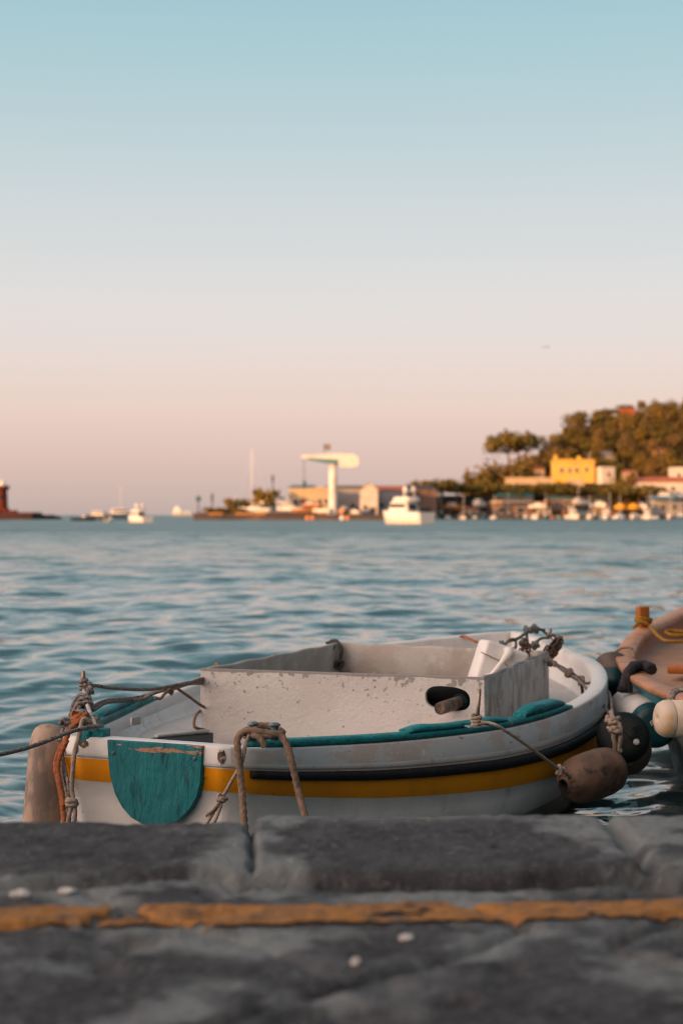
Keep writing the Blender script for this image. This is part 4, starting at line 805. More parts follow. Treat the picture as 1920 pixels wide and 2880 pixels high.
def make_tree(kind, seed, leaf):
    root = empty({'pine': 'pine_tree', 'round': 'tree', 'tall': 'tree', 'bush': 'bush'}[kind], (0, 0, 0), 0)
    mb, lobes = crown_mesh(kind, seed); mb.build("crown", leaf, root, fix=False)
    rr = random.Random(seed); t = MB(); H_ = {'pine': 6.2, 'round': 2.6, 'tall': 3, 'bush': .7}[kind]; w0 = {'pine': .28, 'round': .22, 'tall': .22, 'bush': .08}[kind]
    bend = rr.uniform(-.4, .4); trunk = [Vector((bend * (z / H_) ** 2, 0, z)) for z in np.linspace(-.6, H_, 7)]; t.tube(trunk, [w0 * (1 - .55 * i / 6) for i in range(7)], 0, 7)
    for l in lobes[::2]: b0 = trunk[4 if kind != 'pine' else 5]; t.tube([b0, (b0 + Vector(l[:3])) / 2 + Vector((0, 0, -.2)), Vector(l[:3])], [w0 * .4, w0 * .28, w0 * .1], 0, 5)
    t.build("trunk", m_bark, root); return root
def tree(kind, var, loc, sc, rz, label, group, leaf=None):
    key = (kind, var)
    if key not in PROTO:
        o = make_tree(kind, 100 + var * 7 + len(kind), leaf or (m_leaf if kind == 'pine' else (m_leaf2, m_leaf3, m_leaf2)[var % 3])); PROTO[key] = o
        o.location = loc; o.scale = (sc,) * 3 if not isinstance(sc, tuple) else sc; o.rotation_euler = (0, 0, rz); tag(o, label, kind if kind == 'bush' else 'tree', group); return o
    return copy_tree(PROTO[key], loc, rz, label, group, (sc,) * 3 if not isinstance(sc, tuple) else sc)
def gpt(px, d): x = (px - 960) / FPX * d; return Vector((x, d, float(ground_z(np.array(x), np.array(float(d))))))
def tree_px(kind, var, px, py_top, d, label, group, base=None, wide=1.0):
    g = gpt(px, d) if base is None else Vector(((px - 960) / FPX * d, d, base)); top = CAMZ + (HZ - py_top) / FPX * d
    H0 = {'pine': 7.9, 'round': 5.9, 'tall': 9.2, 'bush': 2.1}[kind]; s = max(.25, (top - g.z) / H0)
    return tree(kind, var, g, (s * wide, s * wide, s), (px * .37) % 6.28, label, group)
WOOD = "trees of the wooded hillside"
# the ones that stand out against the sky
tree_px('pine', 0, 1432, 1208, 560, "tall umbrella pine standing alone on the left shoulder of the hill", WOOD, wide=.74)
tree_px('pine', 1, 1476, 1212, 566, "umbrella pine with a dense dark crown just right of the lone tall pine", WOOD, wide=.72)
tree_px('pine', 2, 1638, 1158, 600, "umbrella pine on the ridge, leftmost of those left of the red house", WOOD, wide=1.25)
tree_px('pine', 0, 1704, 1148, 610, "round-topped pine on the ridge nearest the left of the red house", WOOD, wide=1.1)
tree_px('pine', 1, 1862, 1132, 604, "broad dark pine on the ridge just right of the red house", WOOD, wide=1.55)
tree_px('pine', 2, 1925, 1158, 606, "pine at the right edge of the ridge", WOOD, wide=1.2)
tree_px('tall', 0, 1316, 1316, 515, "thin pale tree left of the hill, nearest the end of the green slope", WOOD, wide=.8)
tree_px('round', 0, 1352, 1318, 518, "dark round tree low on the left end of the hill", WOOD, wide=1.1)
tree_px('round', 1, 1386, 1308, 520, "brownish tree between the dark round tree and the lone tall pine", WOOD, wide=1.2)
rr = random.Random(11); cnt = 0
for row, d in enumerate((508, 520, 532, 544, 556, 568, 580, 592, 602, 612, 622)):
    x0 = np.interp(d, [508, 540, 580, 622], [1400, 1455, 1520, 1600]); px = x0 + rr.uniform(0, 30)
    while px < 2060:
        if not (1535 < px < 1700 and d < 540):
            k = rr.choice(['round', 'round', 'tall', 'pine', 'round']); v = rr.randrange(3); s = rr.uniform(1.0, 1.5) if k != 'pine' else rr.uniform(.8, 1.1)
            if d > 600: s *= .8
            tree(k, v, gpt(px, d + rr.uniform(-4, 4)), (s * 1.15, s * 1.15, s), rr.random() * 6.28, "tree among the close-set trees covering the hillside", WOOD); cnt += 1
        px += rr.uniform(34, 52)
for i, (px, py, d) in enumerate(((1384, 1338, 525), (1408, 1322, 540), (1430, 1300, 548), (1456, 1296, 550), (1480, 1282, 556), (1506, 1276, 560), (1528, 1262, 566), (1550, 1244, 572), (1572, 1214, 580), (1596, 1196, 588), (1618, 1182, 594), (1446, 1318, 530), (1478, 1304, 536), (1508, 1296, 540), (1536, 1286, 545), (1414, 1326, 526), (1556, 1262, 556), (1345, 1345, 512), (1366, 1340, 516))):
    tree_px(('round', 'round', 'tall')[i % 3], i % 3, px, py, d, "tree on the dark left flank of the hill below the lone pine", "trees on the hill's left flank", wide=(.95, .9, 1.5)[i % 3])
def woodland():
    "the rest of the wood beyond the right edge of the frame, as one mass"
    rr = random.Random(77); mb = MB()
    for i in range(95):
        d = rr.uniform(508, 625); g = gpt(rr.uniform(2085, 2750), d); s = rr.uniform(1.0, 1.6)
        for k in range(9):
            v = Vector((rr.gauss(0, 1), rr.gauss(0, 1), rr.gauss(0, 1))).normalized() * rr.uniform(.3, 2.7) * s; lc = g + Vector((v.x * 1.2, v.y * 1.2, 3.2 * s + v.z)); lr = rr.uniform(.8, 1.8) * s
            for j in range(34):
                n = Vector((rr.gauss(0, 1), rr.gauss(0, 1), rr.gauss(0, 1))).normalized(); c = lc + n * lr * rr.random() ** .45; q_ = rr.uniform(.35, .6); e1 = n.orthogonal().normalized(); e2 = n.cross(e1)
                mb.add([c + e1 * q_, c + e2 * q_ * .8, c - e1 * q_ * .9, c - e2 * q_ * .7], [(0, 1, 2, 3)], 0, False)
    o = mb.build("woodland", m_leaf2, fix=False); tag(o, "wooded hillside continuing beyond the right edge", "wood", kind='stuff')
woodland()
# shoreline pines and shrubs
SHORE = "umbrella pines along the shore"
for px, py, d, v, w_, lb in ((1243, 1346, 488, 0, 1.9, "wide flat umbrella pine at the left end of the shore, right of the dark shed"), (1285, 1352, 492, 1, 1.5, "umbrella pine right beside the leftmost wide one on the shore"), (1455, 1362, 497, 2, 1.6, "shore pine under the long cream terrace, left of the yellow house"), (1420, 1358, 494, 0, 1.6, "shore pine under the left end of the long cream terrace"),
        (1548, 1352, 497, 1, 1.7, "shore pine in front of the yellow house, on its left"), (1590, 1360, 496, 2, 1.5, "shore pine directly in front of the yellow house"), (1648, 1366, 495, 0, 1.7, "shore pine in front of the yellow house, on its right"), (1735, 1360, 498, 1, 1.4, "shore pine between the yellow house and the white building"), (1795, 1364, 496, 2, 1.8, "shore pine in front of the white red-roofed building"), (1838, 1372, 495, 0, 1.5, "shore pine furthest right on the shore"),
        (1360, 1356, 497, 2, 1.5, "shore pine left of the green awning")):
    tree_px('pine', v, px, py, d, lb, SHORE, base=1.2, wide=w_)
PIERB = "shrubs on the pier"
for i, (px, py, d, w_) in enumerate(((606, 1426, 412, 2.2), (628, 1424, 412, 2.4), (652, 1427, 412, 2.2), (672, 1398, 425, .85), (690, 1402, 428, .8), (742, 1374, 440, .6), (758, 1370, 440, .6))):
    tree_px('bush', i % 3, px, py, d, ["low dark shrub on the left end of the pier", "shrub on the pier just left of the beached sailing boat", "tall dark shrub behind the beached sailing boat"][0 if i < 3 else (1 if i < 5 else 2)], PIERB, base=1.35, wide=w_)
# ------------------------------------------------------------------ buildings
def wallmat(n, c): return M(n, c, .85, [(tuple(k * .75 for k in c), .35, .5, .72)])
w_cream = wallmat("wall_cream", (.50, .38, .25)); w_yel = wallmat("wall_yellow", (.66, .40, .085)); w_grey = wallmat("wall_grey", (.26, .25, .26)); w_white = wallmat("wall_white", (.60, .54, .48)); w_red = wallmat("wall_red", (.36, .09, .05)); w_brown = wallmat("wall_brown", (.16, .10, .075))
f_red = wallmat("roof_tile", (.34, .11, .06)); f_dark = wallmat("roof_dark", (.045, .045, .05)); f_blue = wallmat("roof_blue", (.05, .17, .24)); m_win = M("window_dark", (.03, .035, .04), .15); f_grey = wallmat("roof_grey", (.20, .19, .19))
def building(name, px0, px1, py_base, py_eave, d, depth, wall_m, roof, label, wins=(), gable=0, chims=(), cat="building", rz=0, door=None):
    """front face spans px0..px1 at depth d; roof=(material, kind); wins: (fx, fz, w, h) fractions"""
    W_ = (px1 - px0) / FPX * d; zb_ = CAMZ - (py_base - HZ) / FPX * d; H_ = (py_base - py_eave) / FPX * d; cx = ((px0 + px1) / 2 - 960) / FPX * d
    root = empty(name, (cx, d, zb_), rz, label, cat)
    mb = MB(); mb.box((0, depth / 2, H_ / 2 - .5), (W_, depth, H_ + 1)); 
    if gable and roof[1] == 'front':
        mb.add([(-W_ / 2, 0, H_), (W_ / 2, 0, H_), (0, 0, H_ + gable), (-W_ / 2, depth, H_), (W_ / 2, depth, H_), (0, depth, H_ + gable)], [(0, 1, 2), (3, 5, 4), (0, 2, 5, 3), (1, 4, 5, 2)], 0, False)
    mb.build("wall", wall_m, root)
    mb = MB(); o = .3
    if roof[1] == 'flat':
        mb.box((0, depth / 2, H_ + .16), (W_ + 2 * o, depth + 2 * o, .3)); mb.box((0, depth / 2, H_ + .45), (W_ * .96, depth * .9, .28))
    elif roof[1] == 'front':
        for s in (-1, 1):
            a = [(s * (W_ / 2 + o), -o, H_ - .15), (0, -o, H_ + gable + .03), (0, depth + o, H_ + gable + .03), (s * (W_ / 2 + o), depth + o, H_ - .15)]
            mb.loft([[Vector(p) for p in a], [Vector(p) + Vector((0, 0, .22)) for p in a]], 0, True, True, True, False)
    else:
        a = [Vector((-W_ / 2 - o, -o, H_)), Vector((W_ / 2 + o, -o, H_)), Vector((W_ / 2 + o, depth + o, H_)), Vector((-W_ / 2 - o, depth + o, H_))]
        r0, r1 = Vector((-W_ / 2 + gable * .8, depth / 2, H_ + gable)), Vector((W_ / 2 - gable * .8, depth / 2, H_ + gable))
        mb.add(a + [v + Vector((0, 0, .2)) for v in a] + [r0, r1], [(3, 2, 1, 0), (0, 1, 5, 4), (1, 2, 6, 5), (2, 3, 7, 6), (3, 0, 4, 7), (4, 5, 9, 8), (5, 6, 9), (6, 7, 8, 9), (7, 4, 8)], 0, False)
    rf = mb.build("roof", roof[0], root)
    for fx, ch in chims:
        mb = MB(); mb.box((-W_ / 2 + fx * W_, depth * .4, H_ + ch / 2), (.9, .9, ch)); mb.box((-W_ / 2 + fx * W_, depth * .4, H_ + ch + .08), (1.1, 1.1, .2)); mb.build("chimney", wall_m, rf)
    for fx, fz, ww, wh in wins:
        wx, wz = -W_ / 2 + fx * W_, fz * H_
        mb = MB(); t_ = .12
        for s in (-1, 1): mb.box((wx + s * (ww / 2 + t_ / 2), -.06, wz), (t_, .12, wh + 2 * t_)); mb.box((wx, -.06, wz + s * (wh / 2 + t_ / 2)), (ww, .12, t_))
        f = mb.build("window", w_white, root); m2 = MB(); m2.box((wx, -.015, wz), (ww, .05, wh)); m2.build("pane", m_win, f)
    if door:
        fx, ww, wh = door; mb = MB(); mb.box((-W_ / 2 + fx * W_, -.02, wh / 2), (ww, .1, wh)); mb.build("door", f_dark, root)
    return root
building("boat_shed", 812, 890, 1462, 1372, 446, 22, w_cream, (f_blue, 'hip'), "long low shed with a blue roof and cream front left of the white crane", [(.2, .55, 2.4, 1.2), (.5, .55, 2.4, 1.2), (.8, .55, 2.4, 1.2)], gable=1.0)
building("boat_shed", 884, 932, 1462, 1376, 440, 8, w_cream, (w_cream, 'flat'), "small cream block between the blue-roofed shed and the crane column", [(.3, .6, 1.0, 1.2), (.7, .6, 1.0, 1.2)], door=(.5, 1.2, 2.2))
building("warehouse", 912, 1026, 1462, 1372, 456, 20, w_grey, (f_dark, 'hip'), "grey warehouse with a dark roof behind the crane column", [(.7, .45, 1.2, 1.4)], gable=.8, door=(.85, 3.0, 3.6))
building("warehouse", 1012, 1062, 1462, 1378, 440, 20, w_white, (w_cream, 'front'), "gabled pale warehouse right of the crane with its gable to the water", [(.3, .35, 1.1, 2.2)], gable=1.8, door=(.7, 1.8, 3.4))
building("warehouse", 1040, 1150, 1462, 1380, 462, 18, w_grey, (f_red, 'hip'), "grey warehouse with a red roof behind the white yacht", [(.3, .5, 1.6, 1.2), (.6, .5, 1.6, 1.2)], gable=1.6)
building("warehouse", 1138, 1228, 1462, 1376, 466, 18, w_brown, (f_dark, 'hip'), "dark shed with a black roof just right of the white yacht", [(.3, .35, 2.0, 1.6)], gable=1.4, door=(.65, 3, 3.4))
building("yellow_house", 1559, 1671, 1350, 1297, 522, 9, w_yel, (w_yel, 'flat'), "bright yellow flat-roofed house with chimneys on the lower hillside", [(.17, .52, .95, 1.5), (.38, .5, .8, 1.7), (.55, .52, .95, 1.5), (.80, .55, .95, 1.5)], chims=((.05, 2.0), (.45, .6), (.64, 1.6)), cat="house")
building("terrace_house", 1426, 1552, 1382, 1348, 506, 7, w_cream, (w_cream, 'flat'), "long low cream terrace building left of the yellow house", [(.2, .5, 1.2, 1.2), (.45, .5, 1.2, 1.2), (.7, .5, 1.2, 1.2)], cat="house")
building("terrace_house", 1600, 1642, 1378, 1353, 505, 6, w_cream, (w_cream, 'flat'), "small sunlit cream house below the yellow house", [(.5, .5, 1.0, 1.0)], cat="house")
building("stone_house", 1660, 1732, 1318, 1280, 548, 8, w_grey, (f_grey, 'hip'), "dull grey house half hidden by trees up right of the yellow house", [(.3, .5, 1.1, 1.3), (.7, .5, 1.1, 1.3)], gable=1.4, cat="house")
building("white_house", 1690, 1730, 1352, 1318, 520, 6, w_white, (w_white, 'flat'), "small white house right of the yellow house", [(.5, .5, .9, 1.2)], cat="house", rz=.3)
building("hotel", 1792, 1990, 1392, 1356, 506, 10, w_white, (f_red, 'hip'), "white building with a red tiled roof at the right edge above the marina", [(.12, .5, 1.2, 1.3), (.3, .5, 1.2, 1.3), (.5, .5, 1.2, 1.3), (.68, .5, 1.2, 1.3)], gable=1.8, cat="house")
building("white_house", 1889, 1926, 1352, 1319, 512, 6, w_white, (w_white, 'flat'), "white cube of a house rising behind the red tiled roof at the right edge", [(.5, .5, 1.0, 1.1)], cat="house")
building("cream_house", 1500, 1530, 1345, 1322, 535, 5, w_cream, (f_red, "hip"), "small cream house among trees left of the yellow house", [(.5, .5, .9, 1.0)], gable=1.0, cat="house")
building("cream_house", 1752, 1790, 1352, 1330, 520, 5, w_cream, (f_red, "hip"), "small cream house among trees above the yellow parasols", [(.5, .5, .9, 1.0)], gable=1.0, cat="house")
building("cream_house", 1840, 1872, 1290, 1268, 548, 5, w_yel, (f_red, "hip"), "little ochre house high among the trees at the right", [(.5, .5, .9, 1.0)], gable=1.0, cat="house")
building("red_house", 1746, 1800, 1198, 1160, 606, 8, w_red, (w_red, 'flat'), "red house with a crenellated top on the hill's summit", [(.3, .4, 1.0, 1.4), (.7, .4, 1.0, 1.4)], chims=((.06, 1.6), (.26, 1.6), (.46, 1.6), (.66, 1.6)), cat="house")
building("red_house", 1806, 1842, 1200, 1172, 608, 7, w_red, (f_red, 'hip'), "lower red house on the summit, right of the crenellated one", [(.5, .5, 1.0, 1.2)], gable=1.0, cat="house")
building("boat_shed", 1222, 1392, 1462, 1404, 494, 8, wallmat("wall_shade", (.06, .045, .038)), (f_dark, 'hip'), "long shed coloured dark for the shade behind the left shore pines", [(.2, .5, 2.2, 1.6), (.5, .5, 2.2, 1.6), (.8, .5, 2.2, 1.6)], gable=1.2)  # shade under the pines is put into the near-black wall colour
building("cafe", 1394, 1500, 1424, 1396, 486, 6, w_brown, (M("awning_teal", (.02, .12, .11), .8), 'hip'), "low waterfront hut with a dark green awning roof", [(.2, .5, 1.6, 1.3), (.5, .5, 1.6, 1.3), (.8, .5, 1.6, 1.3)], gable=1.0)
building("cafe", 1545, 1612, 1428, 1402, 487, 6, w_brown, (M("awning_green", (.03, .13, .12), .8), 'hip'), "waterfront kiosk with a green awning under the yellow house", [(.3, .5, 1.4, 1.2), (.7, .5, 1.4, 1.2)], gable=.8)
building("cafe", 1838, 1920, 1440, 1414, 484, 5, w_grey, (w_white, 'flat'), "low pale boathouse at the right edge behind the moored boats", [(.3, .5, 1.4, 1.3), (.7, .5, 1.4, 1.3)])
building("cafe", 1380, 1500, 1452, 1414, 482, 3, w_brown, (w_cream, 'flat'), "dark open-fronted hut with a pale flat roof at the waterside", [(.25, .45, 2.4, 1.6), (.7, .45, 2.4, 1.6)])
building("kiosk", 1296, 1346, 1458, 1432, 483, 3, w_cream, (f_red, "hip"), "little cream hut with a red roof under the left shore pines", [(.3, .5, 1.0, 1.0)], gable=.7, door=(.7, 1.0, 2.0))
building("kiosk", 1508, 1548, 1456, 1430, 483, 3, w_white, (w_cream, "flat"), "little white hut between the two dark waterfront huts", [(.3, .5, 1.0, 1.0)], door=(.7, 1.0, 2.0))
building("kiosk", 1668, 1712, 1452, 1424, 484, 3, w_cream, (f_red, "hip"), "little cream hut with a red roof left of the yellow parasols", [(.3, .5, 1.0, 1.0)], gable=.7, door=(.7, 1.0, 2.0))
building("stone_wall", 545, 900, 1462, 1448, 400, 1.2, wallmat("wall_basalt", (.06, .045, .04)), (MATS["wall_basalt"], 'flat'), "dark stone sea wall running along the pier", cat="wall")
for a, b, lb in ((588, 626, "panel coloured sunlit orange on the left of the pier wall"), (662, 746, "wide panel coloured sunlit orange in the middle of the pier wall")):
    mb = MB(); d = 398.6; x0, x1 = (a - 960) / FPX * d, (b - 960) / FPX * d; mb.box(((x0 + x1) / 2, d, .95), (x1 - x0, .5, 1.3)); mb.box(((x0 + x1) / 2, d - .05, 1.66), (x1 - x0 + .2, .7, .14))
    mb.place("wall_panel", wallmat("panel_orange", (.52, .25, .07)), ((x0 + x1) / 2, d, 0), lb, "wall", "orange panels of the pier wall")  # the sun's orange is put into the panel colour
# ------------------------------------------------------------------ the boat crane
def crane():
    d = 424; base = P(936, 1464, d); root = empty("boat_crane", (base.x, d, 1.35), 0, "big white boat crane with a thick column and hammerhead jib", "crane")
    mw = M("crane_white", (.66, .62, .57), .45, [((.5, .45, .4), .4, .5, .7)]); S = d / FPX
    px = lambda x, y: Vector(((x - 936) * S, 0, CAMZ + (HZ - y) * S - 1.35))
    mb = MB(); h1 = px(936, 1303).z; mb.lathe([(1.35, -.3), (1.35, .3), (1.12, .5), (1.06, h1 * .6), (1.0, h1)], n=24); mb.build("column", mw, root)
    # jib: long tapering box to the left, deep counterweight head to the right
    top = [(850, 1281), (950, 1276), (992, 1277), (1005, 1283), (1010, 1296), (1007, 1313)]; bot = [(850, 1290), (925, 1302), (952, 1304), (958, 1316), (990, 1316), (1007, 1313)]
    outl = [px(*p) for p in top] + [px(*p) for p in reversed(bot[:-1])]
    def sec(y, k):
        c = px(930, 1294); return [Vector((c.x + (p.x - c.x) * k, y, c.z + (p.z - c.z) * k)) for p in outl]
    mb = MB(); mb.loft([sec(-1.55, .985), sec(-1.4, 1), sec(1.4, 1), sec(1.55, .985)], 0, True, True, True, False); mb.build("jib", mw, root)
    mb = MB(); A = [px(862, 1291.5), px(925, 1303.5), px(952, 1305), px(950, 1293), px(862, 1288)]
    mb.loft([[Vector((p.x, y, p.z)) for p in A] for y in (-1.62, 1.62)], 0, True, True, True, False); mb.build("jib_underside", M("crane_teal", (.06, .19, .22), .5), root)
    mb = MB()
    for s in (-.25, .25): mb.tube([px(853, 1289) + Vector((s, 0, 0)), px(856, 1352) + Vector((s * .6, 0, 0))], .05, 0, 6)
    hk = mb.build("hoist_cable", f_dark, root)
    mb = MB(); c = px(856, 1358); mb.box(c, (.9, .6, 1.0), bev=.15); mb.box(c + Vector((0, 0, -.9)), (2.2, .4, .35), bev=.1); mb.tube([c + Vector((0, 0, -1)), c + Vector((.3, 0, -1.5)), c + Vector((0, 0, -1.8)), c + Vector((-.3, 0, -1.6))], .12, 0, 6); mb.build("hook_block", M("hook_teal", (.03, .08, .10), .6), hk)
    mb = MB(); mb.tube([px(912, 1277), px(912, 1248)], .07, 0, 6); ma = mb.build("flag_pole", f_dark, root)
    mb = MB(); p0 = px(909.5, 1249); ls = [[p0 + Vector((.1 + .34 * i, .15 * math.sin(i * 1.3 + j * .4), -1.6 * j / 3)) for i in range(6)] for j in range(4)]; mb.loft(ls, 0, False); mb.loft([[v + Vector((0, .04, 0)) for v in l] for l in ls], 0, False); mb.build("flag", M("flag_cloth", (.20, .17, .15), .9), ma)
crane()
# ------------------------------------------------------------------ boats
m_bw = M("far_white", (.64, .60, .56), .4); m_bd = M("far_dark", (.03, .04, .05), .4); m_bb = M("far_blue", (.06, .12, .2), .4); m_bo = M("far_orange", (.5, .2, .06), .5); m_gl = M("far_glass", (.02, .025, .03), .1); m_canv = M("canvas_blue", (.05, .09, .14), .8)
def hull_mb(L_, B_, D_, sheer_=.25, flare=.75, n=13):
    mb = MB(); loops = []
    for i in range(n):
        t = i / (n - 1); w_ = B_ / 2 * (1 - max(0, (t - .45) / .55) ** 2.1) * (.9 + .1 * min(1, t * 4)); z1 = D_ * (1 + sheer_ * t * t + .05 * (1 - t)); x = -L_ / 2 + L_ * t; xb = -L_ / 2 + L_ * t * .93
        w_ = max(w_, .02); loops.append([Vector((x, -w_, z1)), Vector((xb * .5 + x * .5, -w_ * (flare + .15), z1 * .5)), Vector((xb, -w_ * flare, -.25)), Vector((xb, w_ * flare, -.25)), Vector((xb * .5 + x * .5, w_ * (flare + .15), z1 * .5)), Vector((x, w_, z1))])
    mb.loft(loops, 0, True, True, True); return mb
def motor_boat(px, py, d, L_, rz, label, hull=None, kind='cabin', group=None, mast=0, name="motor_boat", cat="boat", z=0.0, B=None):
    B_ = B or L_ * .34; D_ = L_ * .13; root = empty(name, ((px - 960) / FPX * d, d, z), rz, label, cat, group)
    hull_mb(L_, B_, D_).build("hull", hull or m_bw, root)
    mb = MB(); mb.loft([[Vector((-L_ * .5, s * B_ * .455, D_ * 1.08)), Vector((-L_ * .02, s * B_ * .505, D_ * 1.11)), Vector((L_ * .25, s * B_ * .40, D_ * 1.18)), Vector((L_ * .5, s * .03, D_ * 1.30))] for s in (-1, 1)], 0, False, smooth=False)
    mb.loft([[Vector((-L_ * .5, s * B_ * .455, D_ * 1.03)), Vector((-L_ * .02, s * B_ * .505, D_ * 1.06)), Vector((L_ * .25, s * B_ * .40, D_ * 1.13)), Vector((L_ * .5, s * .03, D_ * 1.25))] for s in (-1, 1)], 0, False, smooth=False); mb.build("deck", m_bw, root)
    if kind in ('cabin', 'fly', 'ship'):
        hh = L_ * .13; mb = MB(); mb.box((L_ * .03, 0, D_ * 1.05 + hh / 2), (L_ * .44, B_ * .72, hh), bev=L_ * .02, taper=(.80, .86)); cb = mb.build("cabin", m_bw, root)
        m2 = MB()
        for s in (-1, 1): m2.box((L_ * .03, s * B_ * .345, D_ * 1.05 + hh * .62), (L_ * .33, .06, hh * .34), rot=(s * -.12, 0, 0))
        m2.box((L_ * .235, 0, D_ * 1.05 + hh * .62), (.06, B_ * .55, hh * .36), rot=(0, -.35, 0)); m2.box((-L_ * .172, 0, D_ * 1.05 + hh * .5), (.06, B_ * .45, hh * .62), rot=(0, .3, 0)); m2.build("window", m_gl, cb)
        if kind == 'fly':
            mb = MB(); mb.box((-L_ * .03, 0, D_ * 1.05 + hh * 1.22), (L_ * .36, B_ * .70, hh * .42), bev=L_ * .015, taper=(.86, .9)); fb = mb.build("flybridge", m_bw, root)
            m2 = MB(); m2.tube([Vector((-L_ * .1, s * B_ * .3, D_ * 1.05 + hh * (1.3 if abs(s) > .9 else 2.0))) for s in (-1, -.8, .8, 1)], L_ * .014, 0, 6); m2.build("radar_arch", m_bw, fb)
            for s in (-.45, .45): m3 = MB(); m3.lathe([(.01, -.3), (.28, -.25), (.34, 0), (.26, .25), (.02, .36)], Matrix.Translation((-L_ * .1, s * B_ * .5, D_ * 1.05 + hh * 2.1)), 12); m3.build("radar_dome", m_bw, fb)
    elif kind == 'open':
        mb = MB(); mb.box((0, 0, D_ * 1.3), (L_ * .13, B_ * .34, D_ * .9), bev=.05, taper=(.8, .9)); cs = mb.build("console", m_bw, root); m2 = MB(); m2.box((L_ * .05, 0, D_ * 1.95), (.05, B_ * .34, D_ * .55), rot=(0, -.4, 0)); m2.build("windscreen", m_gl, cs)
    elif kind == 'canvas':
        mb = MB(); mb.box((-L_ * .08, 0, D_ * 2.1), (L_ * .42, B_ * .8, D_ * .3), bev=D_ * .1); 
        for s in (-1, 1):
            for e in (-.26, .1): mb.tube([Vector((L_ * e, s * B_ * .36, D_ * 1.0)), Vector((L_ * e, s * B_ * .36, D_ * 2.1))], .03, 0, 6)
        mb.build("canopy", m_canv, root); m2 = MB(); m2.box((L_ * .15, 0, D_ * 1.5), (.06, B_ * .6, D_ * .6), rot=(0, -.5, 0)); m2.build("windscreen", m_gl, root)
    elif kind == 'sail':
        mb = MB(); mb.box((0, 0, D_ * 1.2), (L_ * .36, B_ * .5, D_ * .42), bev=D_ * .12, taper=(.85, .8)); mb.build("cabin", m_bw, root)
    mb = MB(); mb.box((-L_ * .53, 0, D_ * .75), (.32, .42, D_ * 1.25), bev=.08)
    if kind in ('open', 'canvas'): mb.build("outboard_motor", m_bd, root)
    if mast:
        mb = MB(); mb.tube([Vector((L_ * .08, 0, D_)), Vector((L_ * .08, 0, mast))], [max(.07, mast * .010), max(.05, mast * .006)], 0, 8)
        if kind == 'sail': mb.tube([Vector((L_ * .08, 0, D_ * 2)), Vector((-L_ * .36, 0, D_ * 2))], .09, 0, 6); mb.tube([Vector((L_ * .5, 0, D_ * 1.3)), Vector((L_ * .08, 0, mast * .97))], .02, 0, 4); mb.tube([Vector((-L_ * .5, 0, D_ * 1.1)), Vector((L_ * .08, 0, mast * .97))], .02, 0, 4)
        mb.build("mast", m_bw, root)
    return root
# open-water boats on the left
motor_boat(237, 1455, 330, 5, .4, "small dark open boat, leftmost of the boats out on the water", m_bd, 'open')
motor_boat(281, 1455, 400, 8, 2.9, "fishing boat with a dark hull and lit cabin left of the boat with a mast", m_bd, 'cabin')
motor_boat(332, 1452, 440, 11, .2, "dark-hulled boat with a short white mast among the boats on the left", m_bb, 'cabin', mast=9.0)
motor_boat(312, 1462, 300, 3.2, 1.2, "little pale tender in front of the dark boat with the mast", m_bw, 'open')
motor_boat(388, 1468, 255, 6.4, 2.2, "white motor cruiser gleaming in the sun, largest boat on the left", m_bw, 'fly', B=2.2)
# ship far out
def ship():
    d = 1500; root = empty("ferry", P(515, 1452, d) * 1 - Vector((0, 0, P(515, 1452, d).z)), math.pi, "pale ship far out by the horizon left of the green beacon", "ship")
    L_ = 21; hull_mb(L_, 6, 3.2, .25).build("hull", M("ship_grey", (.30, .33, .38), .6), root)
    mb = MB(); mb.box((5.0, 0, 5.3), (8, 4.6, 4.4), bev=.4, taper=(.8, .9)); mb.box((5.4, 0, 8.2), (4.6, 3.8, 1.8), bev=.3, taper=(.8, .9)); c = mb.build("superstructure", m_bw, root)
    mb = MB(); mb.box((-4.5, 0, 4.0), (8, 4.2, 1.6), bev=.2); mb.build("deckhouse", M("ship_pale", (.42, .44, .48), .6), root)
    mb = MB(); mb.tube([Vector((5, 0, 8)), Vector((5, 0, 12))], .15, 0, 6); mb.build("mast", m_bw, c)
ship()
# the big yacht moored mid-frame
_y = motor_boat(1138, 1474, 214, 8.4, 2.32, "large white flybridge motor yacht afloat in front of the sheds", m_bw, 'fly', name="motor_yacht", cat="yacht", B=3.4); _y.scale = (1, 1, 1.32)
# boats on the hard
motor_boat(716, 1455, 412, 8.5, 3.05, "white sailing boat with a tall mast standing ashore on the pier", m_bw, 'sail', mast=16.6, name="sailing_boat", z=1.9)
motor_boat(779, 1420, 438, 9, .1, "white motor boat stored high on the pier left of the blue-roofed shed", m_bw, 'cabin', z=3.9)
motor_boat(815, 1440, 418, 8, 2.9, "white cabin boat ashore on the pier below the blue-roofed shed", m_bw, 'cabin', z=2.0, mast=4)
motor_boat(856, 1440, 416, 6, .3, "orange-topped boat ashore on the pier left of the crane column", m_bo, 'canvas', z=1.9)
motor_boat(903, 1440, 415, 6, 2.6, "white boat ashore just left of the crane column", m_bw, 'canvas', z=1.9)
motor_boat(968, 1440, 418, 6, 1.2, "small boat with an orange hull ashore just right of the crane column", m_bo, 'cabin', z=1.8)
motor_boat(998, 1452, 414, 4.5, 2.2, "little white boat ashore between the crane and the gabled warehouse", m_bw, 'open', z=1.7)
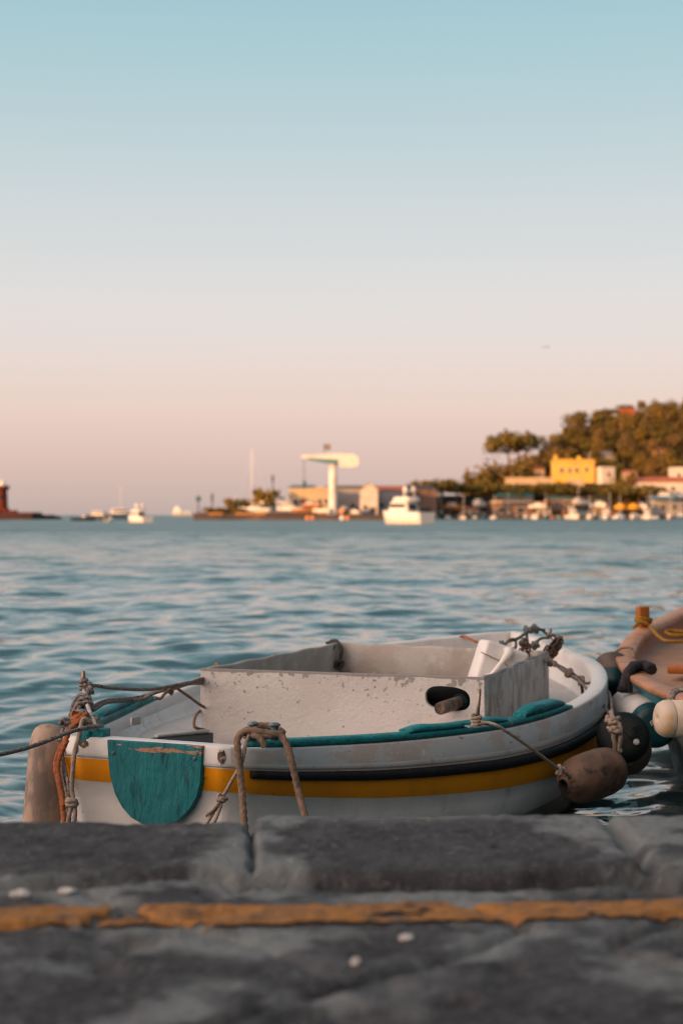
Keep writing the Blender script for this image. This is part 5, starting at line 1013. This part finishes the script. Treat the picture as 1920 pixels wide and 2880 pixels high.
for i, (px, py, L_, k, h, lb) in enumerate(((640, 1440, 5, 'canvas', 0, "low covered boat ashore at the left part of the pier"), (668, 1438, 6, 'cabin', 5, "small cabin boat ashore left of the beached sailing boat"), (752, 1438, 6, 'open', 0, "open boat ashore just right of the beached sailing boat"), (790, 1430, 7, 'fly', 0, "tall white boat ashore left of the blue-roofed shed's front"), (838, 1444, 6, 'cabin', 4, "cabin boat ashore in front of the blue-roofed shed"), (876, 1420, 6, 'cabin', 0, "boat ashore high between the shed and the crane column"), (924, 1448, 4.5, 'canvas', 0, "covered boat ashore at the foot of the crane column"), (1022, 1444, 6, 'cabin', 0, "boat ashore before the gabled warehouse"), (1052, 1450, 5, 'open', 0, "open boat ashore at the right end of the pier"))):
    motor_boat(px, py, 420 + (i % 3) * 5, L_, (.4, 2.7, 3.3, .1)[i % 4], lb, [m_bw, m_bo, m_bw, m_bb][i % 4], k, mast=h, z=CAMZ + (HZ - py) / FPX * 420 - .5)
for px, py, c, lb in ((865, 1462, m_bo, "orange mooring buoy at the pier left of the crane base"), (962, 1464, m_bw, "white mooring buoy right of the crane base"), (879, 1461, m_bo, "orange mooring buoy nearest the crane base on its left"), (978, 1461, m_bo, "orange mooring buoy furthest right of the crane base"), (1255, 1463, m_bw, "white mooring float at the left end of the marina")):
    d = 385 if px < 1100 else 470; mb = MB(); p = P(px, py, d); mb.lathe([(.02, -.6), (.5, -.4), (.66, 0), (.5, .45), (.18, .6), (.12, .85), (.02, .88)], Matrix.Translation((p.x, d, .35)), 12); mb.place("mooring_buoy", c, (p.x, d, .35), lb, "buoy", "mooring buoys")
# moored row in the marina
MAR = "boats moored along the marina"
row = [(1262, 4.6, 'open', "small bright boat at the left end of the marina"), (1302, 4.6, 'open', "small bright boat second from the left end of the marina"), (1362, 6, 'canvas', "low boat with a cover left of the dark waterside hut"), (1388, 5, 'open', "open boat before the left end of the dark waterside hut"), (1504, 6.5, 'cabin', "white cabin boat at the right end of the dark waterside hut"), (1535, 6, 'open', "pale open boat left of the broad lit boat under the yellow house"),
       (1610, 8, 'fly', "broad sunlit white boat directly under the yellow house"), (1657, 6, 'cabin', "white boat moored under the yellow house's right corner"), (1703, 7, 'fly', "upright white boat moored left of the yellow parasols"), (1740, 6.5, 'cabin', "white boat moored under the left yellow parasol"), (1780, 6.5, 'cabin', "white boat moored under the right yellow parasol"), (1818, 7, 'fly', "white boat with tall gear right of the yellow parasols"), (1842, 5.5, 'canvas', "small boat with a cover left of the pale boathouse"), (1884, 7, 'cabin', "cabin boat moored before the pale boathouse"), (1914, 6.5, 'cabin', "boat at the right edge of the marina")]
for i, (px, L_, k, lb) in enumerate(row): motor_boat(px, 1460, 466 - (i % 3) * 4, L_, -1.57 + .3 * math.sin(i * 2.3), lb, [m_bw, m_bw, m_bb][i % 3] if k != 'fly' else m_bw, k, MAR, mast=(7 if i % 2 == 1 else 0))
row2 = [(1236, 1440, 6, 'canvas', "boat ashore under the leftmost shore pine"), (1268, 1425, 7, 'cabin', "white boat ashore high under the left shore pines"), (1346, 1418, 8, 'cabin', "white boat ashore left of the green awning"), (1430, 1446, 5, 'open', "small boat ashore in front of the dark open hut"), (1512, 1422, 6, 'cabin', "white boat ashore between the two green awnings"), (1533, 1410, 5, 'canvas', "covered boat ashore beside the kiosk"), (1628, 1412, 7, 'cabin', "white boat ashore right of the kiosk"), (1640, 1442, 6, 'canvas', "boat with an orange cover ashore below the kiosk"), (1684, 1420, 7, 'cabin', "pale boat ashore left of the yellow parasols"), (1716, 1444, 5, 'open', "open boat ashore before the left parasol"), (1805, 1426, 7, 'cabin', "boat ashore just right of the yellow parasols"), (1868, 1400, 9, 'cabin', "large white boat ashore above the pale boathouse"), (1830, 1442, 5, 'canvas', "covered boat ashore left of the pale boathouse"), (1590, 1440, 6, 'canvas', "covered boat ashore in front of the kiosk")]
for i, (px, py, L_, k, lb) in enumerate(row2):
    motor_boat(px, py, 478 + (i % 3) * 2, L_, -1.57 + .9 * math.sin(i * 1.9), lb, [m_bw, m_bo, m_bw, m_bb][i % 4], k, "boats laid up ashore behind the marina", mast=(7 if i % 3 == 0 else 0), z=CAMZ + (HZ - py) / FPX * 478 - .6)
for i, px in enumerate((1227, 1296, 1335, 1452, 1478, 1546, 1570, 1668, 1692, 1752, 1792, 1852, 1902)):
    motor_boat(px, 1460, 470 - (i % 2) * 3, 4.6 + (i % 3) * .7, -1.57 + .5 * math.sin(i * 3.1), "small boat in the crowded row along the marina quay", [m_bw, m_bo, m_bw, m_bd][i % 4], ('open', 'cabin', 'canvas')[i % 3], MAR + ", small ones")
# parasols
for px, lb in ((1744, "left of the two yellow parasols above the marina"), (1781, "right of the two yellow parasols above the marina")):
    d = 478; p = P(px, 1424, d); root = empty("parasol", (p.x, d, 1.2), 0, lb, "parasol", "yellow parasols"); z1 = p.z - 1.2
    mb = MB(); mb.lathe([(1.95, z1 - .9), (1.85, z1 - .1), (1.2, z1 + .55), (.1, z1 + 1.0)], n=10); mb.build("canopy", M("parasol_yellow", (.60, .26, .012), .8), root); mb = MB(); mb.tube([(0, 0, 0), (0, 0, z1 + 1)], .05, 0, 6); mb.build("pole", m_bw, root)
# beacons
def beacon(px, py_top, d, label, head, hm):
    z1 = CAMZ + (HZ - py_top) / FPX * d; root = empty("beacon", ((px - 960) / FPX * d, d, 1.3), 0, label, "beacon"); mb = MB(); mb.tube([(0, 0, 0), (0, 0, z1 - 1.3)], .14, 0, 8); mb.build("pole", f_dark, root)
    mb = MB(); mb.box((0, 0, z1 - 1.0 - .6), head, bev=.1); mb.lathe([(.3, 0), (.28, .3), (.02, .5)], Matrix.Translation((0, 0, z1 - 1.6 + head[2] / 2)), 10); mb.build("top_mark", hm, root)
beacon(558, 1400, 402, "green harbour beacon on a pole at the pier's left end", (1.25, .9, .9), M("beacon_green", (.015, .11, .085), .5))
beacon(597, 1398, 404, "dark lamp post on the pier between the green beacon and the shrubs", (.5, .5, 1.5), f_dark)
beacon(767, 1344, 444, "dark lamp post on the pier right of the sailing boat's mast", (.6, .5, 1.2), f_dark)
# lighthouse on the left
def lighthouse():
    d = 436; root = empty("lighthouse", ((8 - 960) / FPX * d, d, 1.4), 0, "red harbour lighthouse with a pale lantern at the left edge", "lighthouse"); mr_ = wallmat("light_red", (.10, .02, .013)); S = d / FPX
    zz = lambda py: CAMZ + (HZ - py) * S - 1.4
    mb = MB(); mb.lathe([(1.45, 0), (1.35, zz(1398)), (1.2, zz(1378)), (1.9, zz(1377)), (1.9, zz(1370))], n=20); mb.build("tower", mr_, root)
    mb = MB(); mb.lathe([(.75, zz(1371)), (.75, zz(1360)), (.6, zz(1356)), (.1, zz(1352)), (.06, zz(1346))], n=16); mb.build("lantern", m_bw, root)
    mb = MB(); mb.lathe([(1.9, zz(1370)), (1.9, zz(1366)), (1.82, zz(1366)), (1.82, zz(1370))], n=20); mb.build("gallery_rail", f_dark, root)
    mb = MB(); mb.box((0, -.4, zz(1432) / 2), (3.4, 3.4, zz(1424)), bev=.3); mb.box((2.4, -.4, zz(1440) / 2), (3.2, 3, zz(1430)), bev=.2); mb.build("base", mr_, root)
    m2 = MB(); m2.box((-.2, -1.62, zz(1398)), (.7, .2, 1.2)); m2.build("window", m_gl, root)
lighthouse()
def slab_px(name, px0, px1, py_top, d, dep, mat):
    a, b = (px0 - 960) / FPX * d, (px1 - 960) / FPX * d; h = CAMZ + (HZ - py_top) / FPX * d; mb = MB(); mb.box(((a + b) / 2, d + dep / 2, h / 2 - .5), (b - a, dep, h + 1), bev=.15); mb.box(((a + b) / 2 - (b - a) * .1, d + dep * .5, h + .25), ((b - a) * .6, dep * .3, .5), bev=.05); return mb.place(name, mat, ((a + b) / 2, d, 0))
tag(slab_px("red_mole", -260, 92, 1441, 428, 14, wallmat("mole_red", (.06, .026, .022))), "low red-brown mole carrying the lighthouse at the left edge", "breakwater")
def breakwater():
    mb = MB(); rr = random.Random(3)
    for i in range(46):
        px = 84 + 86 * (i / 45); d = 445 + rr.uniform(-3, 3); b = bmesh.new(); bmesh.ops.create_icosphere(b, subdivisions=1, radius=1); s = rr.uniform(.7, 1.25) * (1 - .45 * i / 45)
        for v in b.verts: v.co *= s * rr.uniform(.75, 1.2)
        mb.bm(b, 0, False, Matrix.Translation(((px - 960) / FPX * d, d, .15 + .55 * s * (i % 2))))
    mb.place("rock_breakwater", M("rock_dark", (.04, .04, .038), .9), ((120 - 960) / FPX * 445, 445, 0), "low dark rock breakwater reaching out right of the lighthouse mole", "breakwater")
breakwater()
def people_free(): pass
# gull
p = P(1538, 977, 60); mb = MB(); mb.tube([(-.10, 0, -.01), (-.05, 0, .0), (.03, 0, .01), (.09, 0, 0)], [.008, .022, .024, .008], 0, 8)
for s in (-1, 1): mb.loft([[Vector((x, s * y_, z + .01)) for x, y_, z in ((-.03, .0, .0), (-.04, .10, .06), (-.06, .22, .02), (-.085, .30, -.03))], [Vector((x, s * y_, z)) for x, y_, z in ((.05, .0, .0), (.035, .10, .055), (-.01, .22, .018), (-.06, .31, -.034))]], 0, False)
g = mb.build("gull", M("gull_grey", (.35, .34, .33), .8)); g.location = p; g.scale = (.7, .7, .7); g.rotation_euler = (0, 0, .9); tag(g, "tiny pale gull flying in the clear sky on the right", "bird")
